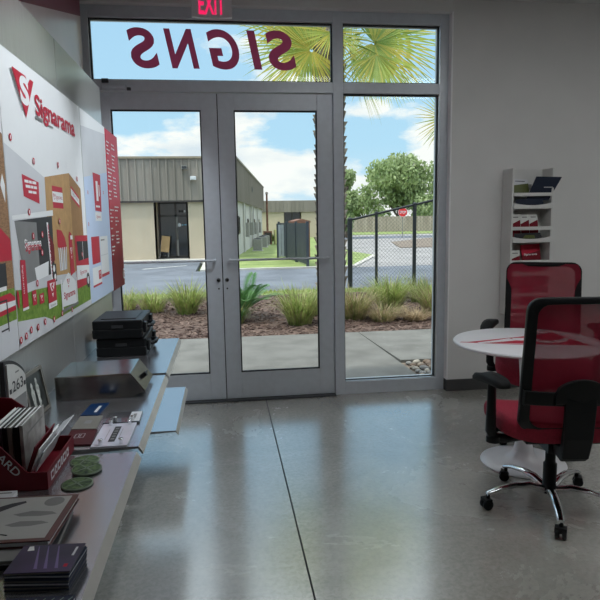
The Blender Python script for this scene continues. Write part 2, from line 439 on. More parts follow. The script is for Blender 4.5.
p.ink([(2.37, 1.235), (2.77, 1.245), (2.77, 1.205), (2.36, 1.20)], M_pgrey)
p.ink([(2.28, 1.480), (2.81, 1.500), (2.81, 1.525), (2.28, 1.495)], M_pwhite)            # lintel
p.word('Signarama', 2.395, 1.372, 0.034, M_pwhite, width=0.21, bold=0.02); p.word('Signarama', 2.40, 1.358, 0.034, M_print, width=0.20, bold=0.02)
p.ink([(2.494, 1.288), (2.691, 1.303), (2.676, 1.243), (2.508, 1.235)], M_pwhite)        # counter
p.ink([(2.700, 1.470), (2.722, 1.470), (2.742, 1.215), (2.718, 1.215)], M_pwhite)        # leaning banner
p.word('Signarama', 2.712, 1.46, 0.016, M_print, width=0.235, bold=0.03, xd=(0, 0.08, -1), yd=(0, 1, 0.08))
p.ink([(2.735, 1.42), (2.79, 1.37), (2.79, 1.30), (2.735, 1.29)], M_pdred)
p.rect(2.735, 2.80, 1.205, 1.285, M_pdark); p.disc(2.765, 1.265, 0.016, M_pwhite); p.disc(2.775, 1.225, 0.016, M_pwhite)
p.ink([(2.848, 1.438), (2.93, 1.432), (2.985, 1.395), (3.005, 1.355), (2.97, 1.335), (2.85, 1.358)], M_print)   # red cloth
for k in range(5): p.ink([(2.855+0.033*k, 1.352), (2.872+0.033*k, 1.352), (2.885+0.025*k, 1.245), (2.865+0.025*k, 1.245)], M_pwhite if k % 2 else M_pgrey)
p.ink([(3.05, 1.40), (3.075, 1.425), (3.105, 1.415), (3.115, 1.39), (3.13, 1.22), (3.045, 1.205)], M_print)      # feather flag
p.rect(3.085, 3.13, 1.385, 1.405, M_pwhite); p.emblem(3.068, 1.285, 0.06, M_pwhite, M_print, 0.04)
p.ink([(3.174, 1.402), (3.457, 1.398), (3.457, 1.13), (3.16, 1.128)], M_print)           # food truck
p.ink([(3.174, 1.248), (3.457, 1.232), (3.457, 1.165), (3.168, 1.172)], M_pwhite)
p.ink([(3.205, 1.372), (3.457, 1.366), (3.457, 1.272), (3.222, 1.268)], M_pdark)
p.rect(3.33, 3.337, 1.27, 1.368, M_pwhite); p.word('Signarama', 3.24, 1.195, 0.022, M_print, width=0.16)
p.disc(3.415, 1.150, 0.042, M_pdark, 20, 0.04); p.disc(3.415, 1.150, 0.022, M_pgrey, 16)
p.ink([(2.325, 1.331), (2.381, 1.327), (2.383, 1.145), (2.315, 1.149)], M_print)         # red post sign
p.rect(2.315, 2.385, 1.138, 1.148, M_pwhite); p.word('Signarama', 2.338, 1.31, 0.016, M_pwhite, width=0.11, xd=(0, 0, -1), yd=(0, 1, 0))
p.rect(2.433, 2.486, 1.142, 1.20, M_print); p.emblem(2.444, 1.155, 0.03, M_pwhite, M_print)
p.rect(2.524, 2.584, 1.136, 1.178, M_print); p.emblem(2.538, 1.145, 0.025, M_pwhite, M_print)
p.rect(2.642, 2.770, 1.122, 1.22, M_print); p.rect(2.642, 2.770, 1.098, 1.122, M_pwhite); p.emblem(2.675, 1.14, 0.066, M_pwhite, M_print)
p.word('Signarama', 2.665, 1.104, 0.011, M_pmid, width=0.085)
p.ink([(2.872, 1.180), (2.995, 1.228), (3.134, 1.172), (3.128, 1.062), (2.865, 1.075)], M_pwhite)   # house shaped sign
p.rect(2.85, 2.868, 1.06, 1.205, M_pwhite); p.rect(3.135, 3.152, 1.05, 1.19, M_pwhite)
p.emblem(2.96, 1.152, 0.045, M_print, M_pwhite); p.word('Signarama', 2.89, 1.108, 0.032, M_print, width=0.215, bold=0.02)
p.rect(2.84, 3.16, 1.05, 1.064, M_pmid)
p.disc(2.27, 1.19, 0.035, M_print, 18, 0.012)
# big logo
p.emblem(2.398, 1.880, 0.165, M_print, M_pwhite, 0.255)
p.ink([(2.375, 2.035), (2.392, 2.035), (2.493, 1.90), (2.484, 1.90)], M_pmid)
p.word('Signarama', 2.655, 1.916, 0.085, M_print, width=0.665, bold=0.022)
p.rect(2.648, 2.745, 1.897, 1.910, M_pmid); p.rect(2.83, 2.905, 1.895, 1.902, M_pmid)
for y, z in ((2.324, 1.779), (2.579, 1.718), (2.946, 1.737), (3.300, 1.697), (2.473, 1.511), (2.499, 1.416), (2.62, 1.42), (2.60, 1.345), (2.505, 1.225),
             (2.184+0.08, 1.037), (2.324, 1.042), (2.386, 1.054), (2.472, 1.050), (2.569, 1.056), (2.701, 1.045), (2.835, 1.050), (3.017, 1.042), (3.30, 1.30), (2.90, 1.475)):
    p.number_dot(y, z, 0.014)
tag(p.build('display_board'), 'large white printed board with red logo over a street picture', 'display board', group='printed boards')
# near board (brick house and red canopy)
p = Print(); p.box(XM+0.0015, XD, 1.05, 2.249, ZB, ZT, M_pwhite)
p.ink([(1.05, 1.98), (2.248, 1.78), (2.248, 1.23), (1.05, 1.26)], M_pbrick)
p.ink([(1.05, 1.26), (2.248, 1.235), (2.248, 1.12), (1.05, 1.13)], M_pgreen)
p.rect(1.05, 2.248, ZB+0.001, 1.12, M_pgrey)
p.ink([(1.95, 1.34), (2.15, 1.455), (2.246, 1.41), (2.246, 1.335)], M_print); p.rect(2.00, 2.16, 1.52, 1.57, M_print); p.rect(2.00, 2.16, 1.49, 1.52, M_pwhite)
p.ink([(2.05, 1.33), (2.18, 1.33), (2.18, 1.25), (2.05, 1.25)], M_pdark); p.rect(2.06, 2.17, 1.235, 1.25, M_pwhite)
p.ink([(1.95, 1.215), (2.20, 1.222), (2.247, 1.20), (2.247, 1.155), (1.95, 1.15)], M_print)
p.ink([(1.95, 1.198), (2.247, 1.19), (2.247, 1.172), (1.95, 1.166)], M_pwhite)
p.ink([(2.19, 1.60), (2.215, 1.64), (2.235, 1.60), (2.225, 1.54)], M_pwhite)
for y0, y1, z0, z1 in ((2.09, 2.165, 1.198, 1.204), (2.154, 2.165, 1.09, 1.204), (2.09, 2.165, 1.098, 1.104)): p.rect(y0, y1, z0, z1, M_pdark)
tag(p.build('display_board'), 'printed board with brick house and red canopy, nearest the viewer', 'display board', group='printed boards')
# far board
p = Print(); p.box(XM+0.0015, XD, 3.468, 4.165, ZB, ZT, M_pwhite)
p.ink([(3.469, 1.72), (4.164, 1.80), (4.164, ZB+.001), (3.469, ZB+.001)], M_pblue)
p.ink([(3.469, 2.00), (4.164, 2.05), (4.164, 1.80), (3.469, 1.72)], M_pgrey)
p.ink([(3.71, 1.765), (3.93, 1.765), (3.91, 1.535), (3.725, 1.540)], M_print)
p.rect(3.78, 3.84, 1.60, 1.72, M_pwhite); p.rect(3.86, 3.885, 1.63, 1.70, M_pwhite); p.dashes(3.75, 1.56, (0.06, 0.05), 0.012, M_pwhite)
p.rect(3.715, 3.90, 1.478, 1.532, M_pwhite); p.word('Signarama', 3.75, 1.497, 0.018, M_print, width=0.115)
p.rect(3.56, 3.785, 1.225, 1.385, M_print); p.rect(3.805, 4.05, 1.145, 1.382, M_pwhite)
p.dashes(3.83, 1.355, (0.06, 0.05), 0.008, M_pmid); p.rect(3.815, 4.04, 1.262, 1.266, M_pgrey); p.rect(3.805, 4.05, 1.128, 1.147, M_print)
p.rect(3.545, 3.795, 1.098, 1.205, M_pwhite); p.rect(3.71, 3.785, 1.125, 1.178, M_print); p.rect(3.545, 3.795, 1.09, 1.102, M_print)
p.emblem(3.73, 1.135, 0.035, M_pwhite, M_print)
for y, z in ((3.55, 1.64), (4.0, 1.66), (3.52, 1.46)): p.number_dot(y, z, 0.011)
tag(p.build('display_board'), 'narrow pale blue printed board between white board and red banner', 'display board', group='printed boards')
# red banner of text lines reaching past the panels towards the doors
bn = Print(); XB0 = XD
nb = 10
vs = []; fs = []
for i in range(nb+1):
    y = 4.17+0.478*i/nb; x = XD-0.002+0.0008*math.sin(i*0.9)*i/nb
    vs += [(x, y, 0.998), (x, y, 2.094)]
for i in range(nb): fs.append((2*i, 2*i+2, 2*i+3, 2*i+1))
o2 = len(vs); vs += [(x-0.003, y, z) for x, y, z in vs]
for i in range(nb): fs.append((o2+2*i, o2+2*i+1, o2+2*i+3, o2+2*i+2))
fs += [(0, 1, o2+1, o2), (2*nb, o2+2*nb, o2+2*nb+1, 2*nb+1)]
for i in range(nb): fs += [(2*i+1, 2*i+3, o2+2*i+3, o2+2*i+1), (2*i, o2+2*i, o2+2*i+2, 2*i+2)]
bn.add(vs, fs, M_print, True)
bn.k = 40
rb = random.Random(3)
for c0, ztop, zbot in ((4.205, 2.005, 1.24), (4.385, 2.005, 1.30)):
    z = ztop
    while z > zbot:
        if rb.random() < 0.93:
            x = c0
            nword = rb.choice((1, 2, 2, 3))
            for _ in range(nword):
                wd = rb.uniform(0.02, 0.055)
                if x+wd > c0+0.155: break
                bn.rect(x, x+wd, z, z+0.0085, M_pwhite); bn.k = 40; x += wd+0.008
            bn.rect(c0-0.012, c0-0.006, z-0.002, z+0.012, M_pwhite); bn.k = 40
        z -= 0.0255 if rb.random() < 0.85 else 0.05
for a in range(20):     # ring logo at the foot
    a0, a1 = 2*PI*a/24, 2*PI*(a+1)/24
    bn.ink([(4.605+0.04*math.cos(a0), 1.085+0.04*math.sin(a0)), (4.605+0.04*math.cos(a1), 1.085+0.04*math.sin(a1)),
            (4.605+0.028*math.cos(a1), 1.085+0.028*math.sin(a1)), (4.605+0.028*math.cos(a0), 1.085+0.028*math.sin(a0))], M_pwhite); bn.k = 40
bn.emblem(4.588, 1.068, 0.03, M_pwhite, M_print)
tag(bn.build('banner'), 'tall red banner with two columns of small white text beside the doors', 'banner')

# --- shelves ----------------------------------------------------------
def shelf(y0, y1, z, label, x1=-0.30):
    t = thing('shelf', label, 'shelf', (XM, y0, z), group='metal shelves on the left wall')
    d = x1-XM; L_ = y1-y0
    MB().prism([(0.0, 0, -0.0), (d, 0, 0.0), (d, 0, -0.008), (0.0, 0, -0.028)], (0, L_, 0), M_shelf).build('shelf_top', t)
    MB().prism([(d, 0, 0.0), (d+0.015, 0, -0.025), (d+0.011, 0, -0.028), (d-0.002, 0, -0.010)], (0, L_, 0), M_lip).build('front_lip', t)
shelf(0.55, 1.876, 0.73, 'silvery metal shelf nearest the viewer holding the red file box')
shelf(1.922, 2.845, 0.73, 'silvery metal shelf holding the steel box and leaflets')
shelf(2.888, 3.765, 0.73, 'silvery metal shelf under the black cases by the doors')
shelf(3.26, 4.155, 0.30, 'lower metal shelf set near the floor below the other shelves')

ZS = 0.7305
# black cases, two stacked
def case(z, label, dx=0, dy=0):
    t = thing('tool_case', label, 'case', (-0.59+dx, 3.47+dy, z), group='black cases on the shelf')
    def shell(name, z0, z1, inset):
        m = MB(); a, b = 0.135-inset, 0.195-inset
        m.box(-a, a, -b, b, z0, z1, M_blk); m.build(name, t, bevel=0.008, seg=3)
    shell('base', 0.0, 0.052, 0.0); shell('lid', 0.050, 0.100, 0.002)
    m = MB(); m.box(-0.095, 0.095, -0.14, 0.14, 0.100, 0.1035, M_blk); m.build('lid_ridge', t, bevel=0.002)
    h = MB(); h.tube([(0.130, -0.065, 0.045), (0.158, -0.062, 0.047), (0.168, -0.045, 0.047), (0.168, 0.045, 0.047), (0.158, 0.062, 0.047), (0.130, 0.065, 0.045)], 0.011, M_blk, 10)
    h.build('handle', t)
    for yy in (-0.135, 0.135):
        MB().box(0.130, 0.150, yy-0.026, yy+0.026, 0.022, 0.082, M_blk).build('latch', t, bevel=0.007, seg=3)
    MB().box(-0.03, 0.03, -0.1965, -0.193, 0.058, 0.074, M_dk).build('badge', t)
case(ZS, 'black plastic case at the bottom of the stack by the doors', 0.012, 0.02)
case(ZS+0.1045, 'black plastic case on top of the stack by the doors')

# stainless box with its slanted end
t = thing('steel_box', 'brushed stainless steel box with slanted end lying on the shelf', 'box', (-0.56, 2.63, ZS))
pr = [(-0.155, 0), (0.150, 0), (0.213, 0.022), (0.153, 0.104), (-0.155, 0.100)]
MB().prism([(x, -0.135, z) for x, z in pr], (0, 0.275, 0), M_steel).build('body', t, bevel=0.004)
sl = MB(); nx, nz = 0.807, 0.59
sl.tube([(0.186, -0.005, 0.058), (0.186+0.018*nx, -0.005, 0.058+0.018*nz)], 0.011, M_blk, 12)
sl.tube([(0.186+0.014*nx, -0.005, 0.058+0.014*nz), (0.186+0.014*nx, 0.035, 0.058+0.014*nz)], 0.006, M_blk, 8)
sl.build('latch', t)

# flat samples on the middle shelf
def sheet(name, label, cat, pts, z, th, mat, group=None):
    t = MB(); t.prism([(x, y, z) for x, y in pts], (0, 0, th), mat)
    return t
M_blue = pmat('print_blue', (0.004, 0.03, 0.10), 0.5, spec=0.2); M_navy = pmat('print_navy', (0.012, 0.02, 0.05), 0.35)
M_cream = pmat('print_cream', (0.20, 0.19, 0.17), 0.6, spec=0.2); M_wine = pmat('print_wine', (0.07, 0.008, 0.012), 0.5, spec=0.2)
M_acry = pmat('acrylic_white', (0.62, 0.63, 0.72), 0.2, coat=0.5); M_acryd = pmat('acrylic_smoke', (0.07, 0.075, 0.085), 0.15, coat=0.5)
G = 'leaflets spread on the middle shelf'
m = sheet('leaflet', '', '', [(-0.565, 2.275), (-0.497, 2.265), (-0.485, 2.42), (-0.555, 2.415)], ZS, 0.004, M_blue)
m.poly([(-0.522, 2.30, ZS+0.0045), (-0.510, 2.30, ZS+0.0045), (-0.505, 2.38, ZS+0.0045), (-0.517, 2.38, ZS+0.0045)], M_pgrey)
tag(m.build('leaflet'), 'blue leaflet on the shelf in front of the steel box', 'leaflet', G)
m = sheet('leaflet', '', '', [(-0.562, 2.12), (-0.474, 2.11), (-0.478, 2.255), (-0.562, 2.262)], ZS, 0.004, M_cream)
m.poly([(-0.53, 2.17, ZS+0.0045), (-0.505, 2.168, ZS+0.0045), (-0.505, 2.205, ZS+0.0045), (-0.53, 2.207, ZS+0.0045)], M_pmid)
tag(m.build('leaflet'), 'cream leaflet on the shelf between blue and maroon leaflets', 'leaflet', G)
m = sheet('leaflet', '', '', [(-0.553, 1.965), (-0.458, 1.952), (-0.466, 2.098), (-0.558, 2.108)], ZS, 0.005, M_wine)
for k in range(2):
    q = -0.53+0.018*k
    for (a, b, c, d) in ((0, 0.014, 0, 0.002), (0, 0.014, 0.038, 0.040), (0, 0.0015, 0, 0.04), (0.0125, 0.014, 0, 0.04)):
        m.poly([(q+a, 2.02+c, ZS+0.0055), (q+b, 2.02+c, ZS+0.0055), (q+b, 2.02+d, ZS+0.0055), (q+a, 2.02+d, ZS+0.0055)], M_pgrey)
tag(m.build('leaflet'), 'maroon leaflet on the shelf behind the red file box', 'leaflet', G)
# narrow white leaflets leaning together behind the file box
for k, (x0, a, lab) in enumerate(((-0.615, 40, 'white narrow leaflet leaning left of the maroon leaflet'), (-0.590, 32, 'pale narrow leaflet leaning against the cream leaflet side'))):
    m = MB(); m.obox((0, 0, 0.0), (0.022, 0.085, 0.0015), hexa(0, R(-a), 0), M_pgrey if k else M_pwhite)
    tag(m.build('leaflet', loc=(x0, 2.02+0.10*k, ZS+0.0165)), lab, 'leaflet', G)
# clear sign with four stand-off bolts
def screw(t, x, y, z0):
    s_ = MB(); s_.lathe([(0.006, 0.0), (0.006, 0.014), (0.008, 0.015), (0.008, 0.018), (0, 0.0185)], (x, y, z0), M_chrome, 14); s_.build('standoff_bolt', t)
t = thing('acrylic_sign', 'white acrylic sign plate with four bolts lying on the shelf edge', 'sign sample', (-0.394, 2.03, ZS))
m = MB(); m.prism([(-0.060, -0.112, 0), (0.058, -0.112, 0), (0.058, 0.112, 0), (-0.060, 0.112, 0)], (0, 0, 0.008), M_acry)
for (x, y0, y1, wd, mm) in ((0.0, -0.075, 0.075, 0.011, M_pdark),):
    m.poly([(x-wd, y0, 0.0085), (x+wd, y0, 0.0085), (x+wd, y1, 0.0085), (x-wd, y1, 0.0085)], mm)
for x in (-0.025, 0.02): m.poly([(x-0.001, -0.05, 0.0085), (x+0.001, -0.05, 0.0085), (x+0.001, 0.05, 0.0085), (x-0.001, 0.05, 0.0085)], M_pmid)
for yy in (-0.055, -0.03, -0.005, 0.02, 0.045): m.poly([(-0.006, yy, 0.009), (0.006, yy, 0.009), (0.006, yy+0.012, 0.009), (-0.006, yy+0.012, 0.009)], M_pmid)
m.build('plate', t, bevel=0.0015)
for x, y in ((-0.030, 0.095), (0.036, 0.095), (-0.030, -0.095), (0.036, -0.095)): screw(t, x, y, 0.008)
t = thing('acrylic_sign', 'small smoky acrylic sign with white end label on the shelf', 'sign sample', (-0.394, 2.215, ZS))
m = MB(); m.prism([(-0.066, -0.058, 0), (0.066, -0.062, 0), (0.063, 0.062, 0), (-0.066, 0.062, 0)], (0, 0, 0.007), M_acryd)
m.poly([(0.022, -0.055, 0.0075), (0.064, -0.057, 0.0075), (0.061, 0.056, 0.0075), (0.022, 0.056, 0.0075)], M_pgrey)
m.poly([(0.034, -0.03, 0.008), (0.046, -0.03, 0.008), (0.046, 0.03, 0.008), (0.034, 0.03, 0.008)], M_pmid); m.build('plate', t)
screw(t, -0.024, -0.045, 0.007); screw(t, 0.040, -0.045, 0.007)

# number plaque and framed picture leaning on the wall
M_plq = pmat('plaque_white', (0.58, 0.58, 0.56), 0.4)
t = thing('number_plaque', 'white arched plaque reading 263 leaning against the wall', 'plaque', (-0.728, 2.10, ZS), R(-3))
def arch(w_, h_, x, n=10):
    pts = [(x, -w_, 0.0), (x, w_, 0.0), (x, w_, h_-0.07)]
    for i in range(1, n): a = PI/2*(1-i/n)*1.0; pts.append((x, w_-2*w_*i/n, h_-0.07+0.07*math.sin(PI*(i/n)*0.5+0.0)**0.8))
    pts.append((x, -w_, h_))
    return pts[::-1]
MB().prism(arch(0.084, 0.282, -0.018), (0.016, 0, 0), M_dk).build('backing', t)
f = MB(); f.prism([(x, y, z-0.0) for x, y, z in arch(0.074, 0.268, -0.002)], (0.006, 0, 0), M_plq)
f.text('263', (0.0045, -0.044, 0.165), (0, 1, 0), (0, 0, 1), 0.038, M_pdark, width=0.092, bold=0.01)
f.poly([(0.0045, -0.07, 0.04), (0.0045, 0.07, 0.04), (0.0045, 0.07, 0.140), (0.0045, -0.07, 0.140)], M_pmid)
for yy in (-0.068, 0.054): f.poly([(0.0046, yy, 0.165), (0.0046, yy+0.016, 0.165), (0.0046, yy+0.016, 0.181), (0.0046, yy, 0.181)], M_pdark)
f.poly([(0.0045, -0.012, 0.225), (0.0045, 0.02, 0.225), (0.0045, 0.02, 0.231), (0.0045, -0.012, 0.231)], M_pmid); f.build('face', t)
t = thing('framed_picture', 'dark framed picture of two pale figures leaning beside the white plaque', 'picture', (-0.726, 2.325, ZS), R(-4))
M_frm = pmat('frame_wood_grey', (0.16, 0.15, 0.13), 0.4); M_pic = pmat('picture_dark', (0.035, 0.04, 0.038), 0.35, var=0.5, scale=20)
f = MB(); tl = hexa(0, R(-9), 0) @ Matrix.Diagonal((1, 1, 0.80))
def tb(b_, c, hf, mat): b_.obox(tl @ Vector(c), hf, tl, mat)
tb(f, (0, -0.087, 0.11), (0.008, 0.008, 0.11), M_frm); tb(f, (0, 0.087, 0.11), (0.008, 0.008, 0.11), M_frm)
tb(f, (0, 0, 0.008), (0.008, 0.079, 0.008), M_frm); tb(f, (0, 0, 0.212), (0.008, 0.079, 0.008), M_frm); f.build('frame', t)
f = MB(); tb(f, (-0.002, 0, 0.11), (0.004, 0.079, 0.096), M_pic)
M_fig = pmat('picture_pale', (0.45, 0.47, 0.43), 0.5, var=0.3, scale=60)
for yy, hh in ((-0.025, 0.0), (0.022, 0.012)):
    prof = [(-0.004, 0.165), (0.004, 0.165), (0.010, 0.150), (0.007, 0.135), (0.016, 0.122), (0.015, 0.085), (0.009, 0.065), (0.013, 0.045), (0.004, 0.028), (-0.006, 0.028), (-0.010, 0.05), (-0.012, 0.08), (-0.016, 0.115), (-0.007, 0.135), (-0.009, 0.150)]
    f.poly([tl @ Vector((0.0025, yy+a, b+hh)) for a, b in prof][::-1], M_fig)
f.build('picture', t)

# red file box with thin books in it
t = thing('file_box', 'red file box with white lettering standing on the near shelf', 'file box', (-0.505, 1.635, ZS))
M_fbox = pmat('file_box_red', (0.14, 0.006, 0.014), 0.5, spec=0.3)
b = MB(); W_ = 0.245; D_ = 0.290; th = 0.004
# coordinates: x from -W_ (wall side) to 0, y 0..D_
side = [(-W_, 0), (0, 0), (0, 0.050), (-0.052, 0.052), (-0.125, 0.140), (-0.18, 0.185), (-W_, 0.19)]
b.prism([(x, 0, z) for x, z in side], (0, th, 0), M_fbox); b.prism([(x, D_-th, z) for x, z in side], (0, th, 0), M_fbox)
b.box(-th, 0, th, D_-th, 0, 0.050, M_fbox); b.box(-W_, -W_+th, th, D_-th, 0, 0.20, M_fbox); b.box(-W_+th, -th, th, D_-th, 0, th, M_fbox)
b.text('BOARD', (-0.163, -0.0006, 0.138), (0.64, 0, -0.77), (0.77, 0, 0.64), 0.022, M_pgrey, width=0.125, bold=0.01)
for k, (q0, q1) in enumerate(((0.030, 0.062), (0.070, 0.092), (0.100, 0.128), (0.136, 0.150), (0.158, 0.190), (0.198, 0.222))):     # pale worn lettering, not readable in the photo
    b.poly([(0.0006, q0, 0.012), (0.0006, q1, 0.012), (0.0006, q1, 0.038), (0.0006, q0, 0.038)], M_pgrey)
    b.poly([(0.0008, q0+0.006, 0.018), (0.0008, q1-0.005, 0.018), (0.0008, q1-0.005, 0.032 - 0.006*(k % 2)), (0.0008, q0+0.006, 0.032)], M_fbox)
b.build('box', t)
bk = [(-0.170, 0.010, M_whitep, 'white thin book standing in the red file box by the wall'),
      (-0.157, 0.014, M_dk, 'black thick book standing in the red file box, nearest the wall'),
      (-0.141, 0.010, M_blk, 'black thin book standing second from the wall in the file box'),
      (-0.127, 0.012, M_cream, 'grey spined book standing between black books in the file box'),
      (-0.112, 0.013, M_blkfab, 'black book behind the pale marbled cover in the file box')]
for x, wd, mt, lab in bk:
    t = thing('book', lab, 'book', (-0.505+x, 1.722, ZS+th+0.001), group='books in the red file box')
    MB().box(0, 0.0015, 0, 0.20, 0, 0.150, mt).box(wd-0.0015, wd, 0, 0.20, 0, 0.150, mt).box(0, wd, -0.0015, 0, 0, 0.150, mt).build('cover', t)
    MB().box(0.0015, wd-0.0015, 0, 0.197, 0.003, 0.147, M_pwhite).build('pages', t)
M_marb = pmat('marbled_cover', (0.20, 0.19, 0.18), 0.5, col2=(0.46, 0.45, 0.44), scale=18)
t = thing('book', 'pale marbled book with cover facing out at the right of the file box', 'book', (-0.505-0.094, 1.722, ZS+th+0.001), group='books in the red file box')
m = MB().box(0, 0.0015, 0, 0.20, 0, 0.154, M_marb).box(0.0085, 0.010, 0, 0.20, 0, 0.154, M_marb).box(0, 0.010, -0.0015, 0, 0, 0.154, M_marb)
m.poly([(0.0104, 0.02, 0.0), (0.0104, 0.12, 0.0), (0.0104, 0.16, 0.045), (0.0104, 0.11, 0.03), (0.0104, 0.07, 0.018)], M_pdark)
m.poly([(0.0104, 0.03, 0.115), (0.0104, 0.18, 0.119), (0.0104, 0.18, 0.125), (0.0104, 0.03, 0.121)], M_pmid); m.build('cover', t)
MB().box(0.0015, 0.0085, 0, 0.197, 0.003, 0.151, M_pwhite).build('pages', t)
for k, (x, mt, ang, lab) in enumerate(((-0.062, M_fbox, 20, 'dark red divider card leaning inside the file box'),
                                       (-0.050, M_pwhite, 22, 'white leaflet leaning inside the file box beside the red divider'),
                                       (-0.038, M_pgrey, 25, 'grey leaflet leaning inside the file box at its low front'))):
    m = MB(); m.obox((0, 0, 0.05), (0.0015, 0.10, 0.05-0.008*k), Matrix.Rotation(R(ang), 3, 'Y'), mt)
    tag(m.build('leaflet', loc=(-0.505+x, 1.79, ZS+th+0.004-0.001*k)), lab, 'leaflet', 'cards leaning in the file box')
m = sheet('card', '', '', [(-0.70, 1.575), (-0.582, 1.570), (-0.580, 1.615), (-0.70, 1.620)], ZS, 0.012, M_pgrey)
m.poly([(-0.63, 1.600, ZS+0.0125), (-0.59, 1.598, ZS+0.0125), (-0.59, 1.606, ZS+0.0125), (-0.63, 1.608, ZS+0.0125)], M_pmid)
tag(m.build('card_stack'), 'small pale stack of cards lying at the foot of the red file box', 'cards')
# coasters
M_agate = pmat('agate_green', (0.004, 0.022, 0.007), 0.45, col2=(0.12, 0.20, 0.07), scale=70, spec=0.3); M_rim = pmat('coaster_rim', (0.16, 0.21, 0.15), 0.5)
def coaster(x, y, z, tx, ty, lab):
    t = thing('coaster', lab, 'coaster', (x, y, z), group='green coasters on the shelf'); t.rotation_euler = (R(tx), R(ty), random.random()*3)
    MB().lathe([(0.0, 0.0), (0.042, 0.0), (0.0435, 0.001), (0.0435, 0.004), (0.040, 0.005)], (0, 0, 0), M_rim, 36).build('rim', t)
    d = MB(); d.lathe([(0.0395, 0.0052), (0.0, 0.0056)], (0, 0, 0), M_agate, 36)
    for k in range(4):
        a = PI/2*k+0.3
        d.poly([(0.004*math.cos(a-1), 0.004*math.sin(a-1), 0.0060), (0.036*math.cos(a-0.03), 0.036*math.sin(a-0.03), 0.0057), (0.036*math.cos(a+0.03), 0.036*math.sin(a+0.03), 0.0057), (0.004*math.cos(a+1), 0.004*math.sin(a+1), 0.0060)], M_rim)
    d.build('agate_face', t)
coaster(-0.448, 1.818, ZS, 0, 0, 'green round coaster farthest along the shelf, under its neighbour')
coaster(-0.426, 1.744, ZS+0.0050, 3, 1, 'green round coaster in the middle resting on the far one')
coaster(-0.432, 1.652, ZS, 0, 0, 'green round coaster nearest the viewer, beside the red file box')
# big picture book on magazines
t = thing('picture_book', 'white covered book with dark brown border lying on magazines', 'book', (-0.545, 1.405, ZS+0.022), R(-3))
M_bcov = pmat('book_cover_brown', (0.085, 0.02, 0.018), 0.35, coat=0.3); M_bart = pmat('book_cover_white', (0.38, 0.38, 0.37), 0.4)
c = MB(); c.box(-0.165, 0.148, -0.112, 0.112, 0, 0.003, M_bcov); c.box(-0.165, 0.148, -0.112, 0.112, 0.013, 0.016, M_bcov)
c.box(-0.145, 0.133, -0.100, 0.104, 0.016, 0.0164, M_bart)
def blob(pts, mt, z): c.poly([(x, y, z) for x, y in pts], mt)
blob([(-0.13, -0.02), (-0.09, 0.0), (-0.05, 0.045), (-0.005, 0.075), (0.025, 0.085), (0.030, 0.075), (0.005, 0.055), (-0.02, 0.03), (-0.05, -0.01), (-0.085, -0.045), (-0.12, -0.06)], M_pdark, 0.0168)
blob([(-0.14, 0.02), (-0.11, 0.035), (-0.09, 0.02), (-0.10, 0.0), (-0.13, -0.005)], M_pdark, 0.0167)
blob([(0.02, 0.015), (0.06, 0.03), (0.11, 0.022), (0.125, 0.01), (0.09, 0.002), (0.04, 0.004)], M_pmid, 0.0168)
blob([(0.02, -0.035), (0.05, -0.02), (0.10, -0.022), (0.12, -0.033), (0.08, -0.045), (0.04, -0.045)], M_pmid, 0.0168)
c.lathe([(0.024, 0.0), (0.0, 0.0002)], (0.098, 0.075, 0.0168), M_pmid, 20)
c.tube([(-0.12, -0.088, 0.0166), (-0.09, -0.078, 0.0166), (-0.06, -0.088, 0.0166), (-0.03, -0.078, 0.0166), (0.0, -0.086, 0.0166), (0.03, -0.078, 0.0166), (0.045, -0.083, 0.0166)], 0.0016, M_pdark, 6)
c.build('cover', t); MB().box(-0.162, 0.143, -0.108, 0.109, 0.003, 0.013, M_pgrey).build('pages', t)
for k, (x1, lab) in enumerate(((-0.40, 'dark magazine at the bottom of the pile beneath the brown bordered book'), (-0.435, 'grey magazine in the pile right beneath the brown bordered book'))):
    t = thing('magazine', lab, 'magazine', (-0.57, 1.385-0.012*k, ZS+0.011*k), R(2-5*k), group='magazines under the picture book')
    MB().box(-0.14, x1+0.57, -0.125, 0.10, 0.0085, 0.0105, M_dk if k == 0 else M_pmid).box(-0.14, x1+0.57, -0.125, 0.10, 0, 0.002, M_pmid).build('cover', t)
    MB().box(-0.138, x1+0.568, -0.123, 0.098, 0.002, 0.0085, M_cream).build('pages', t)
